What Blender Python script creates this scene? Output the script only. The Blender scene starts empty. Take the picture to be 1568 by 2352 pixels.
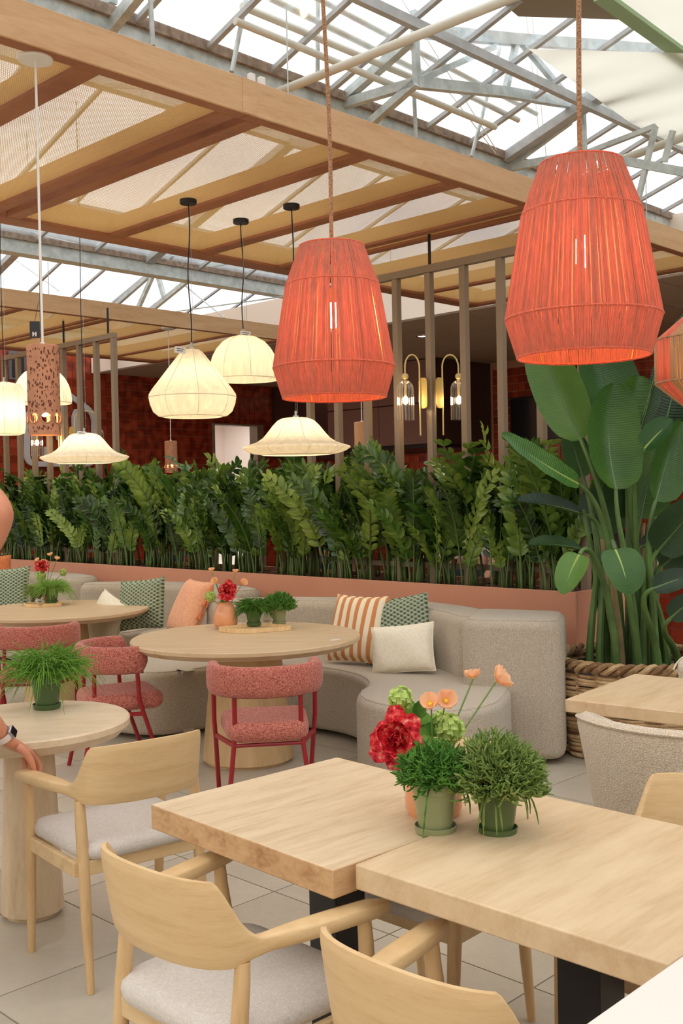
import bpy, bmesh, math, random
from mathutils import Vector, Matrix
from mathutils.geometry import tessellate_polygon
PI=math.pi
R=math.radians
S=bpy.context.scene
COL=bpy.context.scene.collection
# ---------------------------------------------------------------- camera
CAM=bpy.data.cameras.new('camera'); CO=bpy.data.objects.new('camera',CAM); COL.objects.link(CO)
F=2424.0; PITCH=R(1.016); ROLL=R(1.157); H=1.6
_fw=Vector((0,math.cos(PITCH),-math.sin(PITCH))); _r0=Vector((1,0,0)); _u0=_r0.cross(_fw)
_rt=math.cos(ROLL)*_r0-math.sin(ROLL)*_u0; _up=math.sin(ROLL)*_r0+math.cos(ROLL)*_u0
CAM.sensor_fit='VERTICAL'; CAM.sensor_height=36.0; CAM.lens=36.0*F/2352.0; CAM.clip_start=0.05; CAM.clip_end=200
CO.matrix_world=Matrix(((_rt.x,_up.x,-_fw.x,0),(_rt.y,_up.y,-_fw.y,0),(_rt.z,_up.z,-_fw.z,H),(0,0,0,1)))
S.camera=CO
# ---------------------------------------------------------------- sky, exposure
S.view_settings.view_transform='Standard'; S.view_settings.look='None'; S.view_settings.gamma=1.0
S.view_settings.use_curve_mapping=False; S.view_settings.exposure=0.0
SKY_STRENGTH=2.3
w=bpy.data.worlds.new('sky'); S.world=w; w.use_nodes=True
nt=w.node_tree; nt.nodes.clear()
_o=nt.nodes.new('ShaderNodeOutputWorld'); _b=nt.nodes.new('ShaderNodeBackground'); _b.inputs['Strength'].default_value=SKY_STRENGTH
_tc=nt.nodes.new('ShaderNodeTexCoord'); _n=nt.nodes.new('ShaderNodeTexNoise'); _n.inputs['Scale'].default_value=2.2; _n.inputs['Detail'].default_value=4
_cr=nt.nodes.new('ShaderNodeValToRGB'); _cr.color_ramp.elements[0].position=.30; _cr.color_ramp.elements[0].color=(.46,.62,.86,1)
_cr.color_ramp.elements[1].position=.42; _cr.color_ramp.elements[1].color=(1,.975,.945,1)
nt.links.new(_tc.outputs['Generated'],_n.inputs['Vector']); nt.links.new(_n.outputs['Fac'],_cr.inputs['Fac'])
nt.links.new(_cr.outputs['Color'],_b.inputs['Color']); nt.links.new(_b.outputs['Background'],_o.inputs['Surface'])
# ---------------------------------------------------------------- coordinates
# The building is laid out on its own axes: u runs along the pergola fascia, v across it.
AU=R(44.315); UX,UY=math.sin(AU),math.cos(AU)
def W(u,v,z=0.0): return Vector((u*UX-v*UY,u*UY+v*UX,z))
DU=W(1,0); DV=W(0,1); DZ=Vector((0,0,1))
ROTU=math.atan2(UY,UX)          # z-rotation that turns local +X into u and local +Y into v
def ray(px,py): return (px-784)/F*_rt-(py-1176)/F*_up+_fw
def at_d(px,py,d): r=ray(px,py); return Vector((0,0,H))+r*(d/r.y)
def at_z(px,py,z): r=ray(px,py); return Vector((0,0,H))+r*((z-H)/r.z)
def on_v(px,py,v0): r=ray(px,py); return Vector((0,0,H))+r*(v0/r.dot(DV))
def on_u(px,py,u0): r=ray(px,py); return Vector((0,0,H))+r*(u0/r.dot(DU))
def lerp(a,b,t): return a+(b-a)*t
def sstep(a,b,x):
    t=min(1,max(0,(x-a)/(b-a))); return t*t*(3-2*t)
# ---------------------------------------------------------------- mesh builder
class MB:
    def __init__(s): s.v=[]; s.f=[]
    def add(s,vs,fs):
        o=len(s.v); s.v.extend([tuple(p) for p in vs]); s.f.extend([tuple(i+o for i in f) for f in fs]); return s
    def box(s,c,size,rz=0,M=None):
        x,y,z=[k/2 for k in size]; P=[Vector((a*x,b*y,d*z)) for a,b,d in ((-1,-1,-1),(1,-1,-1),(1,1,-1),(-1,1,-1),(-1,-1,1),(1,-1,1),(1,1,1),(-1,1,1))]
        M3=M if M is not None else Matrix.Rotation(rz,3,'Z'); c=Vector(c)
        return s.add([c+M3@p for p in P],[(0,3,2,1),(4,5,6,7),(0,1,5,4),(1,2,6,5),(2,3,7,6),(3,0,4,7)])
    def uvbox(s,u0,u1,v0,v1,z0,z1): return s.box(W((u0+u1)/2,(v0+v1)/2,(z0+z1)/2),(abs(u1-u0),abs(v1-v0),abs(z1-z0)),ROTU)
    def beam(s,a,b,wd,ht,up=DZ):
        a=Vector(a); b=Vector(b); d=(b-a); L=d.length; d.normalize()
        x=d.cross(up)
        if x.length<1e-4: x=d.cross(Vector((1,0,0)))
        x.normalize(); y=x.cross(d)
        M=Matrix((x,d,y)).transposed()
        return s.box((a+b)/2,(wd,L,ht),M=M)
    def tube(s,pts,r,n=8,cap=True,closed=False):
        pts=[Vector(p) for p in pts]; m=len(pts); rr=r if isinstance(r,(list,tuple)) else [r]*m
        t0=(pts[1]-pts[0]).normalized(); ref=Vector((0,0,1)) if abs(t0.z)<.9 else Vector((1,0,0))
        x=t0.cross(ref).normalized(); vs=[]; fs=[]
        for i,p in enumerate(pts):
            if closed: t=(pts[(i+1)%m]-pts[i-1]).normalized()
            else: t=(pts[min(i+1,m-1)]-pts[max(i-1,0)]).normalized()
            x=(x-t*x.dot(t)); x=x.normalized() if x.length>1e-6 else t.orthogonal().normalized(); y=t.cross(x)
            for k in range(n):
                a=2*PI*k/n; vs.append(p+(x*math.cos(a)+y*math.sin(a))*rr[i])
        for i in range(m if closed else m-1):
            j=(i+1)%m
            for k in range(n): fs.append((i*n+k,i*n+(k+1)%n,j*n+(k+1)%n,j*n+k))
        if cap and not closed: fs.append(tuple(range(n-1,-1,-1))); fs.append(tuple((m-1)*n+k for k in range(n)))
        return s.add(vs,fs)
    def lathe(s,prof,n=32,c=(0,0,0),cap0=False,cap1=False):
        c=Vector(c); vs=[]; fs=[]; m=len(prof)
        for r,z in prof:
            for k in range(n):
                a=2*PI*k/n; vs.append(c+Vector((r*math.cos(a),r*math.sin(a),z)))
        for i in range(m-1):
            for k in range(n): fs.append((i*n+k,i*n+(k+1)%n,(i+1)*n+(k+1)%n,(i+1)*n+k))
        if cap0: fs.append(tuple(range(n-1,-1,-1)))
        if cap1: fs.append(tuple((m-1)*n+k for k in range(n)))
        return s.add(vs,fs)
    def loft(s,rings,cap=True,closed=False):
        n=len(rings[0]); m=len(rings); vs=[p for r in rings for p in r]; fs=[]
        for i in range(m if closed else m-1):
            j=(i+1)%m
            for k in range(n): fs.append((i*n+k,i*n+(k+1)%n,j*n+(k+1)%n,j*n+k))
        if cap and not closed: fs.append(tuple(range(n-1,-1,-1))); fs.append(tuple((m-1)*n+k for k in range(n)))
        return s.add(vs,fs)
    def grid(s,fn,nu,nv):
        vs=[fn(i/nu,j/nv) for j in range(nv+1) for i in range(nu+1)]
        fs=[(j*(nu+1)+i,j*(nu+1)+i+1,(j+1)*(nu+1)+i+1,(j+1)*(nu+1)+i) for j in range(nv) for i in range(nu)]
        return s.add(vs,fs)
    def ball(s,c,r,nu=12,nv=8,sc=(1,1,1)):
        c=Vector(c); pr=[(max(1e-4,r*math.sin(PI*i/nv)),-r*math.cos(PI*i/nv)) for i in range(nv+1)]
        vs=[];fs=[]
        for a,z in pr:
            for k in range(nu):
                t=2*PI*k/nu; vs.append(c+Vector((a*math.cos(t)*sc[0],a*math.sin(t)*sc[1],z*sc[2])))
        for i in range(nv):
            for k in range(nu): fs.append((i*nu+k,i*nu+(k+1)%nu,(i+1)*nu+(k+1)%nu,(i+1)*nu+k))
        return s.add(vs,fs)
    def puff(s,outline,z0,z1,r=.06,rb=None,steps=5):
        # solid over a plan outline (ccw), with rounded top and bottom edges
        n=len(outline); P=[Vector((p[0],p[1],0)) for p in outline]; N=[]
        for i in range(n):
            t=(P[(i+1)%n]-P[i-1]).normalized(); N.append(Vector((t.y,-t.x,0)))
        rb=r if rb is None else rb; lev=[]
        for k in range(steps+1):
            a=PI/2*k/steps; lev.append((rb*(1-math.sin(a)),z0+rb*(1-math.cos(a))))
        for k in range(steps+1):
            a=PI/2*k/steps; lev.append((r*(1-math.cos(a)),z1-r*(1-math.sin(a))))
        rings=[[P[i]-N[i]*o+Vector((0,0,z)) for i in range(n)] for o,z in lev]
        o0=len(s.v); s.loft(rings,cap=False); tri=tessellate_polygon([[Vector((p.x,p.y,0)) for p in rings[-1]]])
        top=o0+(len(rings)-1)*n
        for t in tri:
            a,b,c=[rings[-1][i] for i in t]
            if (b-a).cross(c-a).z<0: t=t[::-1]
            s.f.append(tuple(top+i for i in t)); s.f.append(tuple(o0+i for i in t[::-1]))
        return s
    def mesh(s,name):
        m=bpy.data.meshes.new(name); m.from_pydata(s.v,[],s.f); m.update(); return m
    def build(s,name,mat,parent=None,smooth=True,bevel=0,seg=2,loc=None,rz=None,angle=40,sub=0):
        o=bpy.data.objects.new(name,s.mesh(name)); COL.objects.link(o); finish(o,mat,parent,smooth,angle)
        if loc is not None: o.location=loc
        if rz is not None: o.rotation_euler=(0,0,rz)
        if bevel:
            b=o.modifiers.new('bevel','BEVEL'); b.width=bevel; b.segments=seg; b.limit_method='ANGLE'; b.angle_limit=R(40)
            b.harden_normals=False
        if sub:
            d=o.modifiers.new('sub','SUBSURF'); d.levels=sub; d.render_levels=sub
        return o
def finish(o,mat,parent,smooth,angle=40):
    m=o.data; m.materials.append(mat)
    if smooth:
        m.polygons.foreach_set('use_smooth',[True]*len(m.polygons))
        try: m.set_sharp_from_angle(angle=R(angle))
        except Exception: pass
    if parent is not None: o.parent=parent
def tag(o,label=None,cat=None,group=None,kind=None):
    if label: o['label']=label
    if cat: o['category']=cat
    if group: o['group']=group
    if kind: o['kind']=kind
    return o
def thing(name,label,cat,loc=(0,0,0),rz=0,group=None):
    o=bpy.data.objects.new(name,None); COL.objects.link(o); o.location=loc; o.rotation_euler=(0,0,rz); o.empty_display_size=.1
    return tag(o,label,cat,group)
def kids(o): return KIDS.get(o.name,[])
def dup(root,loc,rz,label=None,group=None):
    def cp(o,parent):
        c=o.copy(); COL.objects.link(c)
        if parent is not None: c.parent=parent
        for ch in [x for x in list(o.children)]: cp(ch,c)
        return c
    r=cp(root,None); r.location=loc; r.rotation_euler=(0,0,rz)
    if label: r['label']=label
    if group: r['group']=group
    return r
def share(name,mesh,parent,loc=(0,0,0),rot=None,sc=None):
    o=bpy.data.objects.new(name,mesh); COL.objects.link(o); o.location=loc
    if rot is not None: o.rotation_euler=rot
    if sc is not None: o.scale=sc
    if parent is not None: o.parent=parent
    return o
def lamp_in(parent,loc,power,color=(1,.72,.42),rad=.03,name='bulb_light'):
    l=bpy.data.lights.new(name,'POINT'); l.energy=power; l.color=color; l.shadow_soft_size=rad
    o=bpy.data.objects.new(name,l); COL.objects.link(o); o.location=loc
    if parent is not None: o.parent=parent
    return o
# ---------------------------------------------------------------- materials
MATS={}
class NT:
    def __init__(s,name):
        s.m=bpy.data.materials.new(name); s.m.use_nodes=True; s.t=s.m.node_tree; s.t.nodes.clear()
        s.out=s.t.nodes.new('ShaderNodeOutputMaterial')
    def n(s,typ,**kw):
        x=s.t.nodes.new('ShaderNode'+typ)
        for k,val in kw.items():
            if k in x.inputs: x.inputs[k].default_value=val
            else: setattr(x,k,val)
        return x
    def l(s,a,b): s.t.links.new(a,b)
    def coord(s,scale=(1,1,1),rot=(0,0,0),which='Object'):
        c=s.n('TexCoord'); mp=s.n('Mapping'); mp.inputs['Scale'].default_value=scale; mp.inputs['Rotation'].default_value=rot
        s.l(c.outputs[which],mp.inputs['Vector']); return mp.outputs['Vector']
    def ramp(s,fac,stops):
        r=s.n('ValToRGB'); e=r.color_ramp.elements
        while len(e)<len(stops): e.new(.5)
        for x,(p,c) in zip(e,stops): x.position=p; x.color=(*c,1)
        s.l(fac,r.inputs['Fac']); return r.outputs['Color']
    def noise(s,vec,scale,detail=3,rough=.5):
        n=s.n('TexNoise'); n.inputs['Scale'].default_value=scale; n.inputs['Detail'].default_value=detail; n.inputs['Roughness'].default_value=rough
        s.l(vec,n.inputs['Vector']); return n.outputs['Fac']
    def math(s,op,a,b=None):
        m=s.n('Math'); m.operation=op
        for i,x in enumerate((a,b)):
            if x is None: continue
            if isinstance(x,(int,float)): m.inputs[i].default_value=x
            else: s.l(x,m.inputs[i])
        return m.outputs[0]
    def mix(s,fac,a,b):
        m=s.n('Mix'); m.data_type='RGBA'
        for k,x in ((0,fac),(6,a),(7,b)):
            if isinstance(x,(int,float)): m.inputs[k].default_value=x
            elif isinstance(x,tuple): m.inputs[k].default_value=(*x,1)
            else: s.l(x,m.inputs[k])
        return m.outputs[2]
    def bump(s,h,strength=.3,dist=.01):
        b=s.n('Bump'); b.inputs['Strength'].default_value=strength; b.inputs['Distance'].default_value=dist; s.l(h,b.inputs['Height']); return b.outputs['Normal']
    def bsdf(s,color=None,rough=.5,metal=0,spec=.5,normal=None,**kw):
        p=s.n('BsdfPrincipled'); p.inputs['Roughness'].default_value=rough; p.inputs['Metallic'].default_value=metal
        p.inputs['Specular IOR Level'].default_value=spec
        if color is not None:
            if isinstance(color,tuple): p.inputs['Base Color'].default_value=(*color,1)
            else: s.l(color,p.inputs['Base Color'])
        if normal is not None: s.l(normal,p.inputs['Normal'])
        for k,x in kw.items(): p.inputs[k.replace('_',' ')].default_value=x
        return p.outputs[0]
    def done(s,sh): s.l(sh,s.out.inputs['Surface']); return s.m
def srgb(r,g,b):
    f=lambda c:(c/255/12.92 if c/255<=.04045 else ((c/255+.055)/1.055)**2.4)
    return (f(r),f(g),f(b))
def plain(name,c,rough=.5,metal=0,spec=.5,var=.0,vs=8):
    t=NT(name)
    if var:
        f=t.noise(t.coord(),vs,4); c2=tuple(x*(1-var) for x in c); c1=tuple(min(1,x*(1+var)) for x in c)
        c=t.ramp(f,[(.3,c2),(.7,c1)])
    return t.done(t.bsdf(c,rough,metal,spec))
def wood(name,c1,c2,scale=(3,40,40),rough=.5,grain=1.0,rot=(0,0,0),spec=.35,fine=None):
    t=NT(name); v=t.coord(scale,rot); a=t.noise(v,1.0*grain,5,.6); b=t.noise(v,4.5*grain,4,.7)
    f=t.math('ADD',t.math('MULTIPLY',a,.65),t.math('MULTIPLY',b,.35))
    col=t.ramp(f,[(.30,c2),(.5,lerp3(c1,c2,.35)),(.68,c1)])
    return t.done(t.bsdf(col,rough,0,spec,t.bump(f,.12,.004)))
def lerp3(a,b,t): return tuple(x+(y-x)*t for x,y in zip(a,b))
def fabric(name,c1,c2,scale=180,bump=.5,weave=None,sheen=.2,dist=.003,mid=(.38,.62)):
    t=NT(name); v=t.coord(); a=t.noise(v,scale,2,.6)
    if weave:
        v2=t.coord((weave,weave*.18,weave*.5)); v3=t.coord((weave*.18,weave,weave)); 
        a=t.math('ADD',t.math('MULTIPLY',a,.4),t.math('ADD',t.math('MULTIPLY',t.noise(v2,1,2),.3),t.math('MULTIPLY',t.noise(v3,1,2),.3)))
    col=t.ramp(a,[(mid[0],c2),(mid[1],c1)])
    return t.done(t.bsdf(col,.95,0,.1,t.bump(a,bump,dist),Sheen_Weight=sheen))
M={}
M['oak']=wood('pale_oak',srgb(226,197,152),srgb(196,160,110),(5,26,26),.45,1.0)
M['oak_back']=wood('pale_oak_back',srgb(224,193,146),srgb(202,166,116),(5,5,42),.42,1.0)
M['oak_leg']=wood('pale_oak_leg',srgb(220,186,138),srgb(190,150,102),(26,26,3),.45,1.0)
M['table_wood']=wood('washed_oak',srgb(222,200,166),srgb(188,160,124),(3.0,22,22),.42,1.0)
M['table_wood2']=wood('smooth_oak',srgb(222,197,160),srgb(194,162,122),(2.2,14,14),.4,1.0)
M['table_side']=wood('knotty_oak_edge',srgb(214,178,132),srgb(160,108,68),(4,9,16),.5,1.3)
M['round_wood']=wood('round_table_oak',srgb(216,190,154),srgb(192,162,124),(3,22,22),.42,1.0)
M['base_wood']=wood('pedestal_oak',srgb(218,186,140),srgb(186,150,104),(14,14,1.6),.5,1.0)
M['travertine']=wood('travertine',srgb(222,200,168),srgb(190,164,128),(14,14,3),.4,1.2)
M['travertine_top']=wood('travertine_top',srgb(226,206,176),srgb(202,178,144),(4,16,16),.35,1.2)
M['perg_dark']=wood('dark_pergola_timber',srgb(176,116,80),srgb(140,86,56),(2.2,2.2,16),.5,1.0,rot=(0,0,-ROTU))  # darker timber for cross beams, back beams and inner front beams
M['perg']=wood('pergola_oak',srgb(222,184,140),srgb(196,150,104),(2.2,2.2,16),.45,1.0,rot=(0,0,-ROTU))
def _tile():
    t=NT('red_glazed_tile'); oi=t.n('ObjectInfo'); a=t.noise(t.coord(),5,3)
    c=t.ramp(t.math('ADD',t.math('MULTIPLY',oi.outputs['Random'],.7),t.math('MULTIPLY',a,.3)),[(.1,srgb(122,42,24)),(.5,srgb(154,56,32)),(.9,srgb(178,74,46))])
    return t.done(t.bsdf(c,.16,0,.5,t.bump(t.noise(t.coord(),14,2),.15,.004)))
M['tile']=_tile()
def _tile2():
    t=NT('red_glazed_tile_far'); a=t.noise(t.coord((1,1,1)),7.5,0); c=t.ramp(a,[(.3,srgb(122,42,24)),(.5,srgb(154,56,32)),(.7,srgb(178,74,46))])
    return t.done(t.bsdf(c,.16,0,.5))
M['tile_far']=_tile2()
M['grout']=plain('tile_grout',srgb(196,140,110),.9)
M['floor_tile']=None
def _floor():
    t=NT('porcelain_floor_tile'); v=t.coord(); oi=t.n('ObjectInfo'); a=t.noise(v,1.6,5,.6); b=t.noise(v,30,3)
    f=t.math('ADD',t.math('MULTIPLY',a,.6),t.math('ADD',t.math('MULTIPLY',b,.2),t.math('MULTIPLY',oi.outputs['Random'],.2)))
    c=t.ramp(f,[(.3,srgb(166,156,138)),(.7,srgb(194,184,166))])
    return t.done(t.bsdf(c,.34,0,.4,t.bump(b,.05,.002)))
M['floor_tile']=_floor()
M['floor_grout']=plain('floor_grout',srgb(120,112,102),.9)
M['taupe']=plain('taupe_lacquered_steel',srgb(148,128,106),.45)
M['planter']=plain('salmon_lacquered_metal',srgb(214,152,124),.35,var=.03,vs=2)
M['soil']=fabric('soil',srgb(84,54,38),srgb(36,22,15),60,1,dist=.02)
M['bark']=fabric('bark_chips',srgb(150,92,62),srgb(60,36,24),50,1,dist=.02)
M['cream_wall']=plain('cream_plaster',srgb(250,236,220),.8)
M['ceil']=plain('kitchen_ceiling_panel',srgb(178,150,124),.8)
M['dark_brown']=plain('dark_brown_panel',srgb(74,46,38),.4)
M['mauve']=plain('mauve_cabinet',srgb(150,112,102),.35)
M['black']=plain('black_metal',(.012,.011,.011),.4)
M['black_gloss']=plain('black_screen',(.01,.01,.012),.12)
M['white']=plain('white_lacquer',srgb(230,218,208),.5)
M['white_plastic']=plain('white_plastic',srgb(240,238,232),.4)
M['paper']=plain('paper_tag',srgb(240,240,238),.8)
M['galv']=None
def _galv():
    t=NT('galvanised_steel'); a=t.noise(t.coord(),9,4,.7); c=t.ramp(a,[(.35,srgb(178,188,186)),(.65,srgb(214,222,220))])
    return t.done(t.bsdf(c,.45,.35,.5))
M['galv']=_galv()
M['alu']=plain('aged_aluminium',srgb(186,188,188),.45,.2,var=.12,vs=12)
M['rust']=plain('mossy_gutter_edge',srgb(150,132,116),.8,var=.35,vs=22)
M['pipe']=plain('cream_painted_pipe',srgb(222,220,206),.5,var=.06)
M['screen_cloth']=None
def _cloth():
    t=NT('shade_cloth'); d=t.n('BsdfDiffuse',Color=(*srgb(240,236,222),1)); tr=t.n('BsdfTranslucent',Color=(*srgb(240,236,222),1)); mx=t.n('MixShader',Fac=.72)
    t.l(d.outputs[0],mx.inputs[1]); t.l(tr.outputs[0],mx.inputs[2]); return t.done(mx.outputs[0])
M['screen_cloth']=_cloth()
M['green_edge']=plain('green_screen_edge',srgb(160,190,150),.6)
def _glass(name,tint=(.97,.985,1.0),gl=.06):
    t=NT(name); tr=t.n('BsdfTransparent',Color=(*tint,1)); g=t.n('BsdfGlossy',Roughness=.05); fr=t.n('Fresnel',IOR=1.45); mx=t.n('MixShader')
    t.l(t.math('MULTIPLY',fr.outputs[0],gl*10),mx.inputs[0]); t.l(tr.outputs[0],mx.inputs[1]); t.l(g.outputs[0],mx.inputs[2]); return t.done(mx.outputs[0])
M['glass']=_glass('roof_glass',(.97,.985,1),.05)
def _ribglass():
    t=NT('ribbed_glass'); tr=t.n('BsdfTransparent',Color=(.97,.95,.92,1)); g=t.n('BsdfGlossy',Roughness=.08); fr=t.n('LayerWeight',Blend=.55); mx=t.n('MixShader')
    t.l(fr.outputs['Facing'],mx.inputs[0]); t.l(tr.outputs[0],mx.inputs[1]); t.l(g.outputs[0],mx.inputs[2]); return t.done(mx.outputs[0])
M['ribglass']=_ribglass()
def _mesh():
    t=NT('perforated_cane_mesh'); v=t.coord((95,95,0),(0,0,-ROTU)); vo=t.n('TexVoronoi'); vo.inputs['Scale'].default_value=1; vo.inputs['Randomness'].default_value=0
    vo.voronoi_dimensions='2D'
    # skew rows into a staggered pattern
    sx=t.n('SeparateXYZ'); t.l(v,sx.inputs[0]); cx=t.n('CombineXYZ'); t.l(t.math('ADD',sx.outputs[0],t.math('MULTIPLY',sx.outputs[1],.5)),cx.inputs[0]); t.l(sx.outputs[1],cx.inputs[1])
    t.l(cx.outputs[0],vo.inputs['Vector'])
    hole=t.math('LESS_THAN',vo.outputs['Distance'],.30)
    d=t.n('BsdfDiffuse',Color=(*srgb(222,184,122),1)); tl=t.n('BsdfTranslucent',Color=(*srgb(222,182,112),1)); m1=t.n('MixShader',Fac=.35); t.l(d.outputs[0],m1.inputs[1]); t.l(tl.outputs[0],m1.inputs[2])
    tr=t.n('BsdfTransparent'); m2=t.n('MixShader'); t.l(hole,m2.inputs[0]); t.l(m1.outputs[0],m2.inputs[1]); t.l(tr.outputs[0],m2.inputs[2]); return t.done(m2.outputs[0])
M['mesh']=_mesh()
def translucent(name,c,fac=.5,scale=None,bump=.3,spec=None):
    t=NT(name); d=t.n('BsdfDiffuse'); tl=t.n('BsdfTranslucent'); mx=t.n('MixShader',Fac=fac)
    if scale:
        f=t.noise(t.coord(scale),1,4,.7); col=t.ramp(f,[(.3,tuple(x*.8 for x in c)),(.65,c)]); t.l(col,d.inputs[0]); t.l(col,tl.inputs[0])
        n=t.bump(f,bump,.004); t.l(n,d.inputs['Normal']); t.l(n,tl.inputs['Normal'])
    else: d.inputs[0].default_value=(*c,1); tl.inputs[0].default_value=(*c,1)
    t.l(d.outputs[0],mx.inputs[1]); t.l(tl.outputs[0],mx.inputs[2]); return t.done(mx.outputs[0])
M['cream_shade']=translucent('cream_pleated_fabric',srgb(252,244,226),.5,(26,26,3),.12)
M['red_yarn']=translucent('coral_yarn',srgb(246,166,140),.55,(90,90,5))
M['red_ring']=fabric('coral_yarn_wrap',srgb(236,122,94),srgb(206,84,60),200,.6)
M['natural_yarn']=translucent('natural_jute_yarn',srgb(214,180,140),.35,(90,90,5))
M['rope']=fabric('jute_rope',srgb(190,146,110),srgb(140,98,68),160,1,dist=.004)
def emit(name,c,s):
    t=NT(name); e=t.n('Emission'); e.inputs[0].default_value=(*c,1); e.inputs[1].default_value=s; return t.done(e.outputs[0])
M['bulb']=emit('glowing_bulb',(1,.74,.42),150); M['bulb_coral']=emit('filament_bulb',(1,.62,.28),165); M['bulb_cream']=emit('warm_white_bulb',(1,.81,.53),160); M['bulb_ceramic']=emit('amber_bulb',(1,.66,.3),110)
M['panel_light']=emit('ceiling_light_panel',(1,.97,.9),3)
M['brass']=plain('brushed_brass',srgb(226,196,120),.35,.85)
M['brass_light']=plain('satin_brass_tube',srgb(236,212,150),.4,.5)
M['ceramic']=plain('terracotta_ceramic',srgb(190,132,98),.55,var=.12,vs=24)
M['ceramic_dark']=plain('dark_ceramic_pit',srgb(104,52,34),.8)
M['peach_ceramic']=plain('peach_ceramic',srgb(222,164,122),.5)
M['sofa']=fabric('taupe_boucle',srgb(206,194,176),srgb(160,148,130),260,.6,dist=.004)
M['red_fabric']=fabric('red_melange_fabric',srgb(216,142,124),srgb(128,42,34),240,.4,weave=330,mid=(.40,.60))
M['red_steel']=plain('red_lacquered_steel',srgb(146,18,28),.35)
M['boucle']=fabric('cream_boucle',srgb(240,226,204),srgb(206,184,154),230,1.0,dist=.008,sheen=.4)
M['seat_grey']=fabric('light_grey_linen',srgb(214,206,196),srgb(194,184,174),200,.3,weave=300)
M['knit']=None
def _knit():
    t=NT('green_waffle_knit'); v=t.coord((62,62,62),(0,R(0),R(0)))
    sx=t.n('SeparateXYZ'); t.l(v,sx.inputs[0])
    a=t.math('SINE',t.math('MULTIPLY',sx.outputs[0],2.2)); b=t.math('SINE',t.math('MULTIPLY',sx.outputs[2],3.4)); f=t.math('MULTIPLY',a,b)
    col=t.ramp(t.math('ADD',t.math('MULTIPLY',f,.5),.5),[(.10,srgb(84,98,72)),(.34,srgb(160,174,146)),(.8,srgb(190,200,174))])
    return t.done(t.bsdf(col,.95,0,.1,t.bump(f,.9,.012)))
M['knit']=_knit()
M['ivory']=fabric('ivory_cotton',srgb(242,234,214),srgb(234,225,202),60,.1)
M['peach']=fabric('peach_cotton',srgb(240,184,146),srgb(220,150,112),160,.5)
M['tassel']=fabric('orange_tassel',srgb(226,142,92),srgb(190,100,56),120,.8)
def _stripe():
    t=NT('orange_striped_cotton'); sx=t.n('SeparateXYZ'); t.l(t.coord(),sx.inputs[0])
    f=t.math('FRACT',t.math('MULTIPLY',sx.outputs[0],15.5)); g=t.math('LESS_THAN',f,.46)
    c=t.mix(g,srgb(240,226,198),srgb(208,140,92)); return t.done(t.bsdf(c,.95,0,.1,t.bump(t.noise(t.coord(),60,3),.3,.004)))
M['stripe']=_stripe()
def leafmat(name,c1,c2,c3,rough=.3,scale=6,trans=.25,vein=None):
    t=NT(name); oi=t.n('ObjectInfo'); a=t.noise(t.coord(),scale,3)
    f=t.math('ADD',t.math('MULTIPLY',a,.6),t.math('MULTIPLY',oi.outputs['Random'],.4)); col=t.ramp(f,[(.25,c3),(.5,c2),(.78,c1)])
    if vein:
        w0=t.n('TexWave'); w0.inputs['Scale'].default_value=vein; w0.inputs['Distortion'].default_value=1.5; w0.bands_direction='X'; u0=t.n('UVMap'); t.l(u0.outputs[0],w0.inputs['Vector'])
        col=t.mix(t.math('MULTIPLY',w0.outputs['Fac'],.35),col,c3)
    p=t.n('BsdfPrincipled',Roughness=rough); p.inputs['Specular IOR Level'].default_value=.5 if scale<20 else .12; t.l(col,p.inputs['Base Color'])
    if vein:
        wv=t.n('TexWave'); wv.inputs['Scale'].default_value=vein; wv.inputs['Distortion'].default_value=1.0; wv.bands_direction='X'; uvn=t.n('UVMap'); t.l(uvn.outputs[0],wv.inputs['Vector'])
        t.l(t.bump(wv.outputs['Fac'],.25,.006),p.inputs['Normal'])
    tl=t.n('BsdfTranslucent'); t.l(col,tl.inputs[0]); mx=t.n('MixShader',Fac=trans); t.l(p.outputs[0],mx.inputs[1]); t.l(tl.outputs[0],mx.inputs[2]); return t.done(mx.outputs[0])
M['zz']=leafmat('zz_leaf',srgb(166,190,84),srgb(80,116,42),srgb(18,40,16),.25,5,.12)
M['zz_stem']=plain('zz_stem',srgb(96,122,66),.5,var=.2)
M['bop']=leafmat('strelitzia_leaf',srgb(96,140,62),srgb(58,104,44),srgb(30,72,34),.33,3,.3)
M['bop_under']=leafmat('strelitzia_leaf_pale',srgb(128,166,72),srgb(92,136,54),srgb(66,112,46),.4,3,.35)
M['bop_stem']=plain('strelitzia_stalk',srgb(82,112,56),.45,var=.35,vs=5)
M['bop_rib']=plain('strelitzia_midrib',srgb(146,172,84),.4)
M['grass']=leafmat('rhipsalis_green',srgb(178,212,112),srgb(132,180,74),srgb(80,130,50),.5,20,.35)
M['bushy']=leafmat('coral_cactus_green',srgb(164,206,104),srgb(116,168,72),srgb(68,116,48),.5,30,.3)
M['bushy2']=leafmat('coral_cactus_reddish',srgb(196,176,120),srgb(138,164,86),srgb(86,108,56),.5,30,.3)
M['pot']=plain('green_glazed_pot',srgb(80,98,56),.22,var=.12,vs=10)
M['pot2']=plain('sage_glazed_pot',srgb(142,148,106),.25,var=.1,vs=10)
M['pot_dark']=plain('dark_green_pot',srgb(74,100,56),.3,var=.1,vs=10)
M['vase']=plain('peach_glazed_vase',srgb(226,158,112),.15,var=.06,vs=6)
M['poppy']=translucent('peach_poppy_petal',srgb(255,208,168),.4)
M['poppy_heart']=plain('yellow_stamen',srgb(244,200,70),.7)
M['ruby']=None
def _ruby():
    t=NT('red_parrot_tulip_petal'); a=t.noise(t.coord(),52,3,.6); c=t.ramp(a,[(.34,srgb(140,8,22)),(.50,srgb(222,40,50)),(.60,srgb(240,110,104)),(.70,srgb(244,214,180))]); return t.done(t.bsdf(c,.5,0,.3))
M['ruby']=_ruby()
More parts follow.
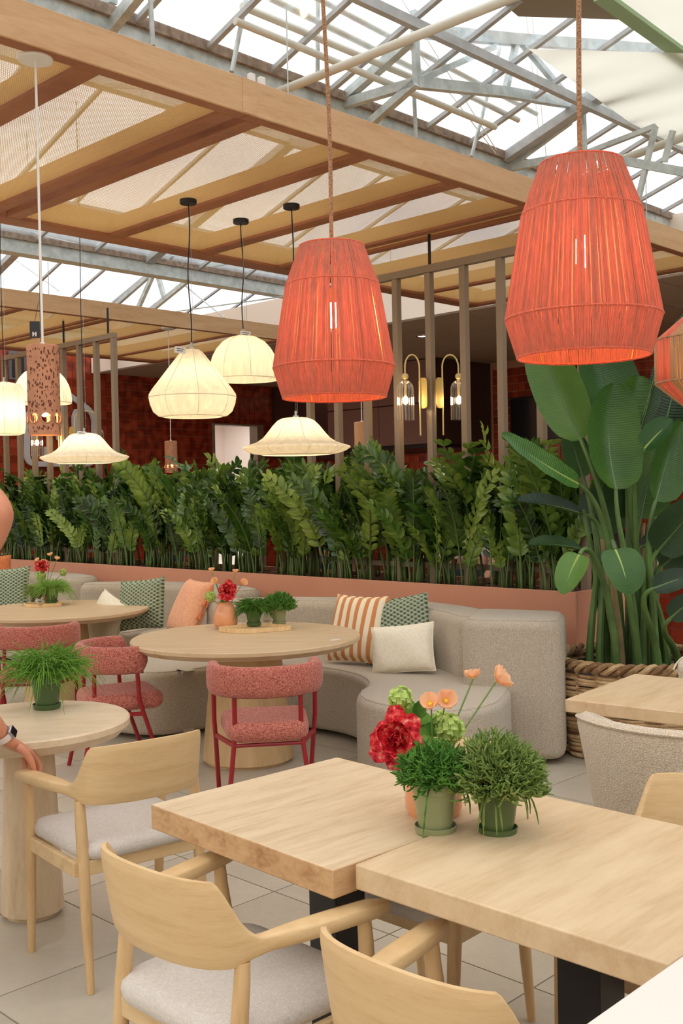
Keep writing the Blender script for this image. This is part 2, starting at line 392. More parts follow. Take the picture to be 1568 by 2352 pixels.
M['viburnum']=translucent('lime_viburnum',srgb(206,226,140),.3)
M['stem']=plain('green_stem',srgb(110,140,70),.5)
M['tray']=wood('bamboo_tray',srgb(240,210,160),srgb(214,174,118),(30,30,4),.5)
def _wick():
    t=NT('grey_willow'); oi=t.n('ObjectInfo'); a=t.noise(t.coord(),14,4,.7); f=t.math('ADD',t.math('MULTIPLY',a,.6),t.math('MULTIPLY',oi.outputs['Random'],.4))
    c=t.ramp(f,[(.3,srgb(122,92,62)),(.5,srgb(180,148,108)),(.75,srgb(212,184,144))]); return t.done(t.bsdf(c,.7,0,.2,t.bump(a,.4,.004)))
M['wicker']=_wick()
def _skin(name,c):
    t=NT(name); a=t.noise(t.coord(),14,4); col=t.ramp(a,[(.3,tuple(x*.82 for x in c)),(.7,c)]); return t.done(t.bsdf(col,.5,0,.35,Subsurface_Weight=.08))
M['skin']=_skin('tanned_skin',srgb(220,150,118)); M['skin2']=_skin('light_skin',srgb(226,174,146))
M['hair']=plain('brown_hair',srgb(66,44,32),.5); M['hair_dark']=plain('dark_hair',srgb(34,26,22),.5)
M['lip']=plain('lips',srgb(176,96,84),.5); M['eye']=plain('eye_white',srgb(236,232,226),.3)
for n_,c_ in dict(shirt_green=(46,190,120),shirt_white=(232,232,234),shirt_orange=(236,150,30),shirt_red=(200,60,50),shirt_grey=(196,198,204),trousers=(60,64,80),trousers_grey=(150,150,156)).items(): M[n_]=fabric(n_,srgb(*c_),tuple(x*.8 for x in srgb(*c_)),80,.3)
# ================================================================ SETTING
def struct(o,parent=None): o['kind']='structure'; return o
# ---- floor
floor=MB().uvbox(-9,17,-9,17,-.06,-.006).build('floor',M['floor_grout'],smooth=False); struct(floor)
TP=.62; tm=MB().box((0,0,-.011),(TP-.006,TP-.006,.022)); _tmesh=None; rest=MB()
for i in range(-19,24):
    for j in range(-20,23):
        u=2.195+TP*(i+.5); v=3.17+TP*(j+.5)
        if not(-8.9<u<16.9 and -8.9<v<16.9): continue
        c=W(u,v)
        if -.7<u<6.6 and -.5<v<8.4 and c.y>.9 and abs(c.x)<.36*c.y+.5:
            if _tmesh is None:
                o=tm.build('tile',M['floor_tile'],floor,smooth=False); o.location=c; o.rotation_euler=(0,0,ROTU); _tmesh=o.data
            else: share('tile',_tmesh,floor,c,(0,0,ROTU))
        else: rest.uvbox(u-TP/2+.003,u+TP/2-.003,v-TP/2+.003,v+TP/2-.003,-.022,0)
tag(rest.build('tile',M['floor_tile'],floor,smooth=False),kind='stuff')
# ---- tiled walls
TT=.128
def tiling(parent,axis,fix,a0,a1,z0,z1,hole=None,keep=lambda a,z:0,nmax=300):
    cells=[]; 
    na=int((a1-a0)/TT); nz=int((z1-z0)/TT)
    for i in range(na):
        for k in range(nz):
            a=a0+TT*(i+.5); z=z0+TT*(k+.5)
            if hole and hole[0]-TT*.5<a<hole[1]+TT*.5 and z<hole[2]+TT*.5: continue
            cells.append((keep(a,z),a,z))
    cells.sort(key=lambda t:-t[0]); g=.0085
    def cell(mb,a,z,loc=True):
        if axis=='v': c=W(a,fix-.005,z); s=(TT-g,.012,TT-g)
        else: c=W(fix-.005,a,z); s=(.012,TT-g,TT-g)
        mb.box((0,0,0) if loc else c,s,0 if loc else ROTU); return c
    mesh=None; rest=MB()
    for n,(kk,a,z) in enumerate(cells):
        if n<nmax and kk>0:
            mb=MB(); c=cell(mb,a,z)
            if mesh is None:
                o=mb.build('tile',M['tile'],parent,smooth=False); o.location=c; o.rotation_euler=(0,0,ROTU); mesh=o.data
            else: share('tile',mesh,parent,c,(0,0,ROTU))
        else: cell(rest,a,z,False)
    if rest.f: tag(rest.build('tile',M['tile_far'],parent,smooth=False),kind='stuff')
DU0,DU1,DZT=12.39,13.43,2.92
wl=MB().uvbox(4.5,DU0,15.39,15.55,0,4.7).uvbox(DU1,18,15.39,15.55,0,4.7).uvbox(DU0,DU1,15.39,15.55,DZT,4.7).build('wall_left',M['grout'],smooth=False); struct(wl)
tiling(wl,'v',15.39,6.5,16.0,0,4.6,(DU0,DU1,DZT),lambda a,z:(40-a) if (a>8.05 and 1.55<z<3.75) else 0)
wb=MB().uvbox(14.3,14.45,-6,10.45,0,4.4).build('wall_back',M['grout'],smooth=False); struct(wb)
tiling(wb,'u',14.3,4.0,10.4,0,3.7,None,lambda a,z:(40-abs(a-10)) if (8<a<12 and 1.6<z<3.6) else 0,nmax=200)
wr=MB().uvbox(16.0,16.15,10.3,15.39,0,4.4).build('wall_right',M['grout'],smooth=False); struct(wr)
tiling(wr,'u',16.0,10.5,15.3,0,3.7,None,lambda a,z:1 if 1.3<z<2.5 and a>12.3 else 0,nmax=200)
tr=MB()
for a,b,c,d in ((DU0-.03,DU0,0,DZT),(DU1,DU1+.16,0,DZT),(DU0-.03,DU1+.16,DZT,DZT+.03)): tr.uvbox(a,b,15.33,15.56,c,d)
struct(tr.build('trim_1',M['taupe'],smooth=False))
# outer walls of the hall, out of view
M['hall']=plain('hall_wall',srgb(216,204,188),.9)
for nm,b in (('wall_front',(-8.6,17,-8.7,-8.55)),('wall_side',(-8.7,-8.55,-8.7,17)),('wall_rear',(-8.6,4.5,16.8,16.95)),('wall_end',(16.8,16.95,-8.6,15.3))):
    struct(MB().uvbox(*b,0,4.3).build(nm,M['hall'],smooth=False))
# lit back room seen through the opening
br=MB().uvbox(12.4,14.9,18.0,18.1,0,3.4).uvbox(12.4,12.5,15.56,18,0,3.4).uvbox(14.8,14.9,15.56,18,0,3.4).uvbox(12.4,14.9,15.56,18.1,3.3,3.4).build('wall_rear_room',M['white'],smooth=False); struct(br)
lp=thing('ceiling_light','long white light panel glowing on the ceiling of the back room','lamp',W(13.6,16.8,3.3))
MB().box((0,0,-.03),(1.5,.5,.06)).build('housing',M['white_plastic'],lp,smooth=False,rz=ROTU); MB().box((0,0,-.065),(1.4,.42,.01)).build('diffuser',M['panel_light'],lp,smooth=False,rz=ROTU)
a=bpy.data.lights.new('room_light','AREA'); a.energy=22; a.size=1.2; ao=bpy.data.objects.new('room_light',a); COL.objects.link(ao); ao.parent=lp; ao.location=(0,0,-.09)
rk=thing('wall_rack','dark wire rack hung high on the white back room wall','rack',W(13.2,17.94,2.35))
for k in range(7): MB().tube([(-.25+k*.083,-.04,-.3),(-.25+k*.083,-.04,.3)],.012,6).build('bar',M['black'],rk,rz=ROTU)
MB().box((0,0,0),(.62,.03,.62)).build('back_plate',plain('slate_panel',srgb(96,106,106),.5),rk,smooth=False,rz=ROTU)
MB().box((0,-.05,-.31),(.66,.08,.03)).build('ledge',M['black'],rk,smooth=False,rz=ROTU)
# ---- kitchen volume
fa=MB().uvbox(9.80,9.92,-7,15.36,3.70,4.28).build('wall_fascia',M['cream_wall'],smooth=False); struct(fa)
ce=MB().uvbox(9.93,15.0,-7,15.36,3.745,3.80).build('ceiling',M['dark_brown'],smooth=False); struct(ce)
pm=None
for i in range(8):
    for j in range(18):
        u=9.93+.634*(i+.5); v=15.36-.634*(j+.5)
        if pm is None:
            o=MB().box((0,0,0),(.624,.624,.03)).build('panel',M['ceil'],ce,smooth=False); o.location=W(u,v,3.72); o.rotation_euler=(0,0,ROTU); pm=o.data
        else: share('panel',pm,ce,W(u,v,3.72),(0,0,ROTU))
dl=thing('downlight','round chrome downlight set in the brown kitchen ceiling','lamp',W(11.03,9.17,3.705))
MB().lathe([(.07,-.012),(.095,-.012),(.1,0)],24).build('rim',plain('chrome',(.8,.8,.8),.2,1),dl); MB().lathe([(.001,-.006),(.07,-.006)],24).build('lens',M['panel_light'],dl)
ohc=thing('overhead_cabinet','long mauve overhead kitchen cabinet under the brown ceiling','cabinet',W(13.6,11.5,2.35))
def uvl(o,u0,u1,v0,v1,z0,z1,name,mat,parent,bev=0):
    c=o.location; mb=MB().box((0,0,0),(abs(u1-u0),abs(v1-v0),z1-z0)); x=mb.build(name,mat,parent,smooth=False,bevel=bev)
    p=W((u0+u1)/2,(v0+v1)/2,(z0+z1)/2)-c; x.location=p; x.rotation_euler=(0,0,ROTU); return x
uvl(ohc,12.93,14.98,10.5,12.9,2.36,3.69,'body',M['dark_brown'],ohc)
for k in range(2):
    for m in range(2): uvl(ohc,12.90,12.928,10.51+m*1.19,11.69+m*1.19,2.36+k*.66,3.0+k*.69,'door',M['mauve'],ohc,.004)
uvl(ohc,12.95,14.98,10.55,12.85,2.30,2.358,'dark_strip',M['black'],ohc)  # plain black strip along the cabinet underside, gives off nothing
dp=thing('wall_cladding','tall dark brown wall panel beside the lit doorway','panel',W(14.9,15.33,2.3))
uvl(dp,13.86,15.98,15.30,15.37,2.3,3.69,'panel',M['dark_brown'],dp)
tv=thing('wall_screen','large black screen on the tiled kitchen wall behind the big plant','screen',W(14.25,9.5,2.37))
uvl(tv,14.22,14.285,8.85,10.02,2.37,3.09,'frame',M['black'],tv,.01); uvl(tv,14.21,14.22,8.88,9.99,2.40,3.06,'display',M['black_gloss'],tv)
wdk=thing('wall_window','narrow dark framed opening high on the red tiled wall','window',W(8.47,15.36,3.5))
uvl(wdk,8.30,8.58,15.33,15.375,3.5,3.95,'frame',plain('grey_frame',srgb(110,110,116),.5),wdk); uvl(wdk,8.34,8.54,15.315,15.33,3.54,3.91,'dark_pane',M['black_gloss'],wdk)
# ---- wall emblem: rounded house outline with two leaf shapes
lg=thing('wall_emblem','pale grey house shaped outline emblem with two leaf shapes on red tiles','sign',W(9.0,15.36,1.9))
LGM=plain('pale_grey_sign',srgb(206,204,206),.4)
def lgp(px,py): p=on_v(px,py,15.35); return p-lg.location
def rounded(pts,r,n=6):
    out=[]
    for i,p in enumerate(pts):
        a=Vector(pts[i-1])-Vector(p); b=Vector(pts[(i+1)%len(pts)])-Vector(p); la=min(r,a.length*.45); lb=min(r,b.length*.45); a.normalize(); b.normalize()
        p0=Vector(p)+a*la; p1=Vector(p)+b*lb
        for k in range(n+1):
            t=k/n; out.append((1-t)**2*p0+2*t*(1-t)*Vector(p)+t*t*p1)
    return out
hp=rounded([Vector((x,y)) for x,y in ((60,1066),(60,950),(137,893),(214,950),(214,1066))],22)
ring=[lgp(p.x,p.y) for p in hp]; nn=DV*-1
def ribbon(pts,wd,th,n,closed=True):
    m=MB(); rings=[]
    for i,p in enumerate(pts):
        t=(pts[(i+1)%len(pts)]-pts[i-1]).normalized(); s=t.cross(n).normalized(); rings.append([p-s*wd/2,p+s*wd/2,p+s*wd/2+n*th,p-s*wd/2+n*th])
    return m.loft(rings,closed=closed)
ribbon(ring,.085,.05,nn).build('outline',LGM,lg,smooth=False)
def plate(pts,th,n):
    m=MB(); k=len(pts); return m.add(list(pts)+[p+n*th for p in pts],[tuple(range(k)),tuple(range(2*k-1,k-1,-1))]+[(i,(i+1)%k,k+(i+1)%k,k+i) for i in range(k)])
for pts in ([(128,1012),(128,948),(138,930),(148,948),(145,990),(138,1012)],[(164,1000),(163,955),(172,936),(182,955),(182,1000)]):
    plate([lgp(p.x,p.y) for p in rounded([Vector(q) for q in pts],8,4)],.05,nn).build('leaf_shape',LGM,lg,smooth=False)
plate([lgp(*q) for q in ((100,1060),(100,1026),(107,1026),(107,1060))],.05,nn).build('stem_shape',LGM,lg,smooth=False)
# ---- bar counter behind the planter
ct=thing('bar_counter','long bar counter with red tiled front and cream worktop behind the plants','counter',W(8.6,2.5,0))
cb=uvl(ct,8.32,9.2,-2.5,7.2,0,.92,'body',M['grout'],ct); uvl(ct,8.22,9.3,-2.6,7.3,.93,.985,'worktop',M['white'],ct,.008)
fm=MB().box((0,0,0),(.012,TT-.0085,TT-.0085)).mesh('tile'); fm.materials.append(M['tile'])
for k in range(7):
    for j in range(42): share('tile',fm,ct,W(8.315,2.65+j*TT,.02+TT*(k+.5))-ct.location,(0,0,ROTU)) if j<36 else None
bc2=thing('back_counter','dark back counter along the tiled kitchen wall','counter',W(13.9,8,0))
uvl(bc2,13.6,14.28,5.5,10.2,0,.9,'body',M['dark_brown'],bc2); uvl(bc2,13.55,14.285,5.45,10.25,.9,.95,'worktop',M['black'],bc2)
cfm=thing('coffee_machine','white boxy coffee machine with a small dark display on the bar','machine',W(8.75,6.9,.985),ROTU)
MB().box((0,0,.44),(.42,.3,.88)).build('housing',M['white_plastic'],cfm,smooth=False,bevel=.02)
MB().box((-.215,.02,.62),(.01,.18,.26)).build('display',M['black_gloss'],cfm,smooth=False); MB().box((-.24,0,.2),(.06,.2,.03)).build('drip_tray',M['black'],cfm,smooth=False)
grn=thing('coffee_grinder','dark metal grinder with chrome hopper standing on the bar counter','machine',W(8.7,5.1,.985),ROTU)
MB().box((0,0,.15),(.2,.2,.3)).build('base',M['black'],grn,smooth=False,bevel=.02); MB().lathe([(.05,.3),(.1,.42),(.1,.46)],20,cap1=True).build('hopper',plain('chrome_grey',(.6,.6,.6),.2,1),grn)
# ---- greenhouse roof
roof=thing('greenhouse_roof',None,None,(0,0,0)); roof['kind']='structure'
GZ=4.11; BAY=4.87; TH=math.tan(R(17)); HB=BAY/2; RZ=GZ+.17+HB*TH
G0=5.03
US1=[7.05-.507*k for k in range(-19,23)]; US2=[7.05-.70*k for k in range(-14,17)]
gl_rest=MB(); bar_rest=MB()
def slope(vg,side,individual):
    # side -1: the slope rising towards smaller v from the gutter
    US=US1 if abs(vg-G0)<.1 and side<0 else US2; k0=19 if US is US1 else 14
    for k in range(len(US)-1):
        u1,u0=US[k],US[k+1]
        A=W(u0,vg+side*.07,GZ+.17); B=W(u1,vg+side*.07,GZ+.17); Cc=W(u1,vg+side*HB,RZ); D=W(u0,vg+side*HB,RZ); n=Vector((0,0,.008))
        q=MB().add([A,B,Cc,D,A+n,B+n,Cc+n,D+n],[(0,1,2,3),(7,6,5,4),(0,4,5,1),(1,5,6,2),(2,6,7,3),(3,7,4,0)])
        vis=individual and 1.0<u0<11.5
        if vis: q.build('pane',M['glass'],roof,smooth=False)
        else: gl_rest.add(q.v,q.f)
        hv=k==k0-1
        bm=MB().beam(A-n*3,D-n*3,.034 if not hv else .11,.03 if not hv else .07)
        if vis: bm.build('glazing_bar',M['alu'],roof,smooth=False)
        else: bar_rest.add(bm.v,bm.f)
for g in range(-2,3):
    vg=G0+g*BAY
    slope(vg,-1,g in(0,1,2)); 
    if g<2: slope(vg,1,False)
    MB().uvbox(-4.5,17,vg-.07,vg+.09,GZ,GZ+.13).build('gutter',M['galv'],roof,smooth=False)
    MB().uvbox(-4.5,17,vg-.10,vg-.05,GZ+.13,GZ+.19).build('gutter_edge',M['rust'],roof,smooth=False)
    MB().uvbox(-4.5,17,vg-HB-.05,vg-HB+.05,RZ-.05,RZ+.05).build('ridge',M['alu'],roof,smooth=False)
    a=W(-4.5,vg-.86,GZ+.17+.76*TH-.06); b=W(17,vg-.86,GZ+.17+.76*TH-.06)
    MB().beam(a,b,.045,.06).build('purlin',M['alu'],roof,smooth=False)
tag(gl_rest.build('pane',M['glass'],roof,smooth=False),kind='stuff'); tag(bar_rest.build('glazing_bar',M['alu'],roof,smooth=False),kind='stuff')
def member(pts,fn,wd,ht=None,mat='galv',name='strut'):
    P=[fn(*p) for p in pts]
    for a,b in zip(P,P[1:]): MB().beam(a,b,wd,ht or wd).build(name,M[mat],roof,smooth=False)
def pipe(pts,fn,r,mat='pipe',name='pipe'): MB().tube([fn(*p) for p in pts],r,10).build(name,M[mat],roof)
g1=lambda x,y:on_v(x,y,4.36)
member([(955,190),(1160,212),(1310,238),(1640,292)],g1,.05,.07,name='lower_chord'); member([(965,72),(1190,92),(1640,122)],g1,.05,.08,name='upper_chord')
for s in ([(955,188),(1135,108)],[(1195,95),(1310,232)],[(1316,232),(1545,118)],[(957,190),(951,25)],[(1160,212),(1186,95)],[(1520,272),(1550,118)]): member(s,g1,.04)
t1=lambda x,y:on_u(x,y,5.2)
member([(769,245),(945,90)],t1,.06,.06,name='rafter'); member([(769,245),(955,190)],t1,.05,.06,name='tie'); member([(852,281),(955,190)],t1,.05)
t2=lambda x,y:on_u(x,y,7.1)
member([(1165,386),(1342,353),(1640,408)],t2,.045,.06,name='lower_chord'); 
for s in ([(1342,353),(1505,290)],[(1342,365),(1338,250)],[(1165,386),(1310,280)],[(1505,290),(1462,470)],[(1545,300),(1525,372)]): member(s,t2,.035)
t0=lambda x,y:on_u(x,y,3.35)
member([(158,36),(262,-8)],t0,.05,.07); member([(250,70),(322,-20)],t0,.05,.07); member([(192,22),(206,52)],t0,.03)
t3=lambda x,y:on_u(x,y,8.9)
for s in ([(266,700),(398,584)],[(318,706),(358,616)],[(358,616),(378,688)],[(350,710),(488,598)],[(358,616),(470,618)],[(470,612),(560,594)]): member(s,t3,.05,.06)
for s in ([(383,622),(515,730)],[(400,716),(660,680)],[(0,572),(135,668)]): pipe(s,t3,.008,'galv','tie_rod')
h=lambda x,y:at_z(x,y,4.12)
pipe([(640,211),(1190,-12)],h,.027); pipe([(1372,386),(1600,304)],h,.03)
hp_=lambda x,y:on_v(x,y,4.62)
pipe([(555,14),(955,182)],hp_,.022); pipe([(540,48),(1137,292)],hp_,.022); pipe([(620,-4),(1190,276)],hp_,.02); pipe([(720,-8),(1232,262)],hp_,.018)
for s in ([(950,200),(955,318)],[(345,-5),(351,105)],[(566,-5),(532,165)],[(730,-5),(729,165)],[(1148,110),(1082,360)]): pipe(s,lambda x,y:on_v(x,y,4.7),.014,'galv','drop_rod')
for s in ([(1204,-5),(1240,330)],[(1217,-5),(1258,400)],[(930,80),(1138,352)],[(920,-5),(1140,345)]): pipe(s,lambda x,y:on_v(x,y,4.75),.0035,'white_plastic','wire')
def cloth(pts,z,mat,name='shade_cloth'):
    P=[at_z(x,y,z) for x,y in pts]; MB().add(P,[tuple(range(len(P)))]).build(name,M[mat],roof,smooth=False)
M['screen_grey']=plain('taupe_shade_cloth',srgb(150,138,122),.9)
cloth([(1212,112),(1502,322),(1640,352),(1640,124)],4.45,'screen_cloth'); cloth([(1398,-4),(1640,176),(1640,-160),(1398,-160)],4.52,'screen_cloth'); cloth([(1110,-30),(1385,-30),(1452,46),(1190,38)],4.62,'screen_grey')
MB().beam(at_z(1380,-8,4.5),at_z(1640,180,4.5),.10,.03).build('screen_edge',M['green_edge'],roof,smooth=False)
# ---- pergolas
def pergola(name,label,u0,u1,v0,v1,ulist,zb=3.6):
    t=thing(name,label,'pergola',W((u0+u1)/2,(v0+v1)/2,zb)); c=t.location
    def bx(ua,ub,va,vb,za,zc,nm,mat='perg',bev=.004): return uvl(t,ua,ub,va,vb,za,zc,nm,M[mat],t,bev)
    joint=[x for x in (3.69-2.75,3.69,6.44) if u0<x<u1] if name=='pergola' else [6.64]
    e=[u0]+joint+[u1]
    for a,b in zip(e,e[1:]):
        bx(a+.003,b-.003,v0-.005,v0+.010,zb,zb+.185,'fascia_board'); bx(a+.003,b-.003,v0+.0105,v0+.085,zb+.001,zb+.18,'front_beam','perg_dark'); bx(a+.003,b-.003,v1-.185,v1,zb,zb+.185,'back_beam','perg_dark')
        if a!=u0: bx(a-.05,a+.05,v0-.009,v0-.004,zb+.002,zb+.183,'joint_plate')
    xs=[]
    ulist=[(a if b-a<.12 else a*1.011,b) for a,b in ulist]
    for q in ulist:
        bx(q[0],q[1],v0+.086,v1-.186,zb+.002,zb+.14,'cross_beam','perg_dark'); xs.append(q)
    xs.sort()
    for a,b in zip(xs,xs[1:]):
        if b[0]-a[1]>.1:
            q=MB().add([W(x,y,zb+.024)-c for x,y in ((a[1]+.001,v0+.087),(a[1]+.001,v1-.187),(b[0]-.001,v1-.187),(b[0]-.001,v0+.087))],[(0,1,2,3)]); q.build('mesh_panel',M['mesh'],t,smooth=False)
    return t
pergola('pergola','large oak pergola frame with perforated cane panels hung over the tables',-1.9,9.33,4.22,7.09,
    [(-1.9,-1.81),(-.9,-.75),(.78,.91),(.95,1.08),(1.79,1.95),(2.68,2.83),(3.525,3.665),(3.705,3.85),(4.54,4.71),(5.40,5.585),(6.26,6.41),(6.44,6.59),(7.29,7.45),(8.19,8.36),(9.22,9.33)])
pergola('pergola.001','further oak pergola with cane panels in front of the red tiled wall',1.0,9.43,10.09,13.04,
    [(1.0,1.1),(1.9,2.05),(2.8,2.95),(3.67,3.82),(4.6,4.75),(5.55,5.7),(6.50,6.62),(6.66,6.78),(7.55,7.7),(8.45,8.6),(9.33,9.43)])
for q,(us,vs,z) in enumerate([((4.0,8.0),(4.25,7.05),4.29),((6.0,8.8),(10.2,12.9),4.29)]):
    for u in us:
        for v in vs: MB().tube([W(u,v,3.78),W(u,v,z)],.004,6).build('hanging_wire',M['galv'],roof)
for px,py in ((577,184),(600,190)):
    cb_=MB().box((0,0,.02),(.035,.03,.05)).build('cable_clip',M['white_plastic'],None,smooth=False,bevel=.004); tag(cb_,'small white cable clip on the pergola fascia, '+('left' if px<590 else 'right')+' of its joint','clip'); p=on_v(px,py,4.24); cb_.location=Vector((p.x,p.y,3.785)); cb_.rotation_euler=(0,0,ROTU); cb_['group']='white cable clips on the pergola'
# ---- planter
pl=thing('planter_box','long salmon pink metal planter box behind the curved sofas','planter',W(6.43,8,0))
PV0,PV1=3.80,13.2
uvl(pl,6.11,6.13,PV0,PV1,0.0,.91,'front_panel',M['planter'],pl,.003); uvl(pl,6.76,6.78,PV0,PV1,0,.91,'back_panel',M['planter'],pl,.003)
uvl(pl,6.131,6.759,PV0,PV0+.02,0,.91,'end_panel',M['planter'],pl,.003); uvl(pl,6.131,6.759,PV1-.02,PV1,0,.91,'end_panel',M['planter'],pl,.003)
tag(uvl(pl,6.131,6.759,PV0+.021,PV1-.021,.5,.875,'bark',M['bark'],pl),kind='stuff')
rnd=random.Random(4); bk=MB()
for k in range(900):
    u=rnd.uniform(6.15,6.74); v=rnd.uniform(PV0+.04,PV1-.04); bk.box(W(u,v,.878),(rnd.uniform(.02,.05),rnd.uniform(.01,.03),.012),M=Matrix.Rotation(rnd.uniform(0,6),3,'Z')@Matrix.Rotation(rnd.uniform(-.4,.4),3,'X'))
x=bk.build('bark_chip',M['bark'],None,smooth=False); x.parent=pl; x.matrix_parent_inverse=Matrix.Translation(-pl.location); tag(x,kind='stuff')
# ---- slatted steel screens rising out of the planter
def screen(label,vs,zt=3.37,zb=.88,rods=()):
    v0,v1=vs[0],vs[-1]; t=thing('slat_screen',label,'screen',W(6.44,(v0+v1)/2,zb),ROTU); vm=(v0+v1)/2
    for v in vs: MB().box((0,v-vm,(zt-.06-zb)/2),(.055,.055,zt-.06-zb)).build('slat',M['taupe'],t,smooth=False,bevel=.003)
    MB().box((0,0,zt-zb-.029),(.058,v1-v0+.058,.058)).build('top_rail',M['taupe'],t,smooth=False,bevel=.003)
    MB().box((0,0,.14),(.04,v1-v0+.05,.04)).build('bottom_rail',M['taupe'],t,smooth=False)
    for v in rods: MB().tube([(0,v-vm,zt-zb),(0,v-vm,3.65-zb)],.012,8).build('hanger_rod',M['black'],t)
    return t
screen('taupe steel slat screen carrying the two glass wall lights over the planter',[3.92+.34*k for k in range(9)],rods=(5.27,6.3))
screen('taupe steel slat screen at the far end of the planter near the emblem',[9.65+.34*k for k in range(8)],rods=(9.75,10.65))
# ================================================================ PLANTS IN THE PLANTER
def leaflet(mb,base,dirv,nrm,L,wd,fold=.25,tip=.12,seg=5):
    d=dirv.normalized(); s=d.cross(nrm).normalized(); n=s.cross(d).normalized(); vs=[]; fs=[]
    for i in range(seg+1):
        t=i/seg; w_=wd*.5*(math.sin(PI*min(1,t*.9+.06))**.75) if i<seg else wd*.02
        c=base+d*L*t-n*(tip*L*t*t); vs+= [c-s*w_+n*w_*fold*2, c, c+s*w_+n*w_*fold*2]
    for i in range(seg):
        a=i*3; fs+=[(a,a+1,a+4,a+3),(a+1,a+2,a+5,a+4)]
    mb.add(vs,fs)
def frond(seed):
    r=random.Random(seed); L=r.uniform(.85,1.18); lean=r.uniform(.05,.55); N=10; ph=r.uniform(-.25,.25)
    def pos(t): return Vector((lean*L*t**2*.95, ph*L*t**2*.4, L*t*(1-.22*lean*t*t)))
    st=MB().tube([pos(i/N) for i in range(N+1)],[.011*(1-.75*i/N)+.001 for i in range(N+1)],6).mesh('stalk'); st.materials.append(M['zz_stem'])
    lf=MB(); n=r.randint(12,15); tw=r.uniform(0,PI)
    for i in range(n):
        t=.3+.68*i/(n-1)+r.uniform(-.01,.01); p=pos(t); tg=(pos(min(1,t+.02))-pos(t-.02)).normalized()
        ax=Vector((math.cos(tw),math.sin(tw),0)); ax=(ax-tg*ax.dot(tg)).normalized(); fr=tg.cross(ax)
        for sg in (-1,1):
            k=math.sin(PI*(.18+.72*i/(n-1)))
            Ll=(.080+.056*k)*r.uniform(.85,1.15); d=ax*sg*r.uniform(.7,1)+tg*r.uniform(.6,1.0)+fr*r.uniform(-.15,.35)
            leaflet(lf,p,d,fr+Vector((r.uniform(-.3,.3),r.uniform(-.3,.3),r.uniform(-.1,.3))),Ll,Ll*.52)
    leaflet(lf,pos(.99),pos(1)-pos(.95),fr,.09,.035)
    m=lf.mesh('leaflets'); m.materials.append(M['zz']); m.polygons.foreach_set('use_smooth',[True]*len(m.polygons)); st.polygons.foreach_set('use_smooth',[True]*len(st.polygons))
    return st,m
FR=[frond(k) for k in range(16)]
rnd=random.Random(11)
nv=34
for row,uo in enumerate((6.22,6.40,6.64)):
    for k in range(nv):
        v=PV0+.14+(PV1-1.0-PV0)*(k+rnd.uniform(.2,.8))/nv; u=uo+rnd.uniform(-.05,.05)
        if row==1: 
            f=min(abs((v-3.92)/.34-round((v-3.92)/.34)),1)
            if f*.34<.05: v+=.08
        z=thing('zamioculcas','glossy dark green upright zamioculcas in the row filling the salmon planter','plant',W(u,v,.878),0,'zamioculcas plants in the planter')
        for q in range(rnd.randint(5,6)):
            st,lm=rnd.choice(FR); a=rnd.uniform(0,2*PI); sc=rnd.uniform(.8,1.06)*(1.0 if row else .84)
            if row==0 and rnd.random()<.5: sc*=.8
            o=share('frond',st,z,(rnd.uniform(-.06,.06),rnd.uniform(-.06,.06),0),(rnd.uniform(-.08,.08),rnd.uniform(-.08,.08),a),(sc,sc,sc))
            l=share('leaflets',lm,o); l['kind']='stuff'
# ================================================================ BASKET AND BIRD OF PARADISE
BC=at_d(1452,1520,6.45); BC.z=0
bk=thing('wicker_basket','big round grey willow basket beside the end of the salmon planter','basket',BC)
RB=.47; BH=.56
def rad(z): return RB*(.90+.10*min(1,z/.3)) if z<.5 else RB*1.0
for k in range(22):
    a=2*PI*k/22; pts=[Vector((rad(z)*math.cos(a),rad(z)*math.sin(a),z)) for z in (0.01,.12,.24,.36,.48,.55)]
    MB().tube(pts,.011,6).build('stake',M['wicker'],bk)
for row in range(19):
    z=.025+row*.0265; rr=rnd.uniform(.011,.015)
    for ph in (0,1):
        pts=[]
        for k in range(88):
            a=2*PI*k/88; w_=math.sin(11*a+PI*(row+ph)); pts.append(Vector(((rad(z)+.016*w_+rnd.uniform(-.002,.002))*math.cos(a),(rad(z)+.016*w_)*math.sin(a),z+ph*.006+.006*math.sin(3*a+row*1.7))))
        MB().tube(pts,rr,6,closed=True).build('weaver',M['wicker'],bk)
for ph in range(3):
    pts=[]
    for k in range(120):
        a=2*PI*k/120; b=16*a+ph*2*PI/3; pts.append(Vector(((RB+.028*math.cos(b))*math.cos(a),(RB+.028*math.cos(b))*math.sin(a),BH-.005+.024*math.sin(b))))
    MB().tube(pts,.017,6,closed=True).build('braided_rim',M['wicker'],bk)
MB().lathe([(.40,.02),(.425,.3),(.43,.5)],40,cap0=True).build('liner',M['black'],bk)
x=MB().lathe([(.001,.515),(.25,.512),(.425,.49)],40).build('soil',M['soil'],bk); tag(x,kind='stuff')
bp=thing('bird_of_paradise','tall bird of paradise plant with large paddle leaves in the willow basket','plant',BC+Vector((0,0,.5)))
def bez(a,b,c,d,n=14): return [((1-t)**3)*a+3*t*(1-t)**2*b+3*t*t*(1-t)*c+t**3*d for t in [i/n for i in range(n+1)]]
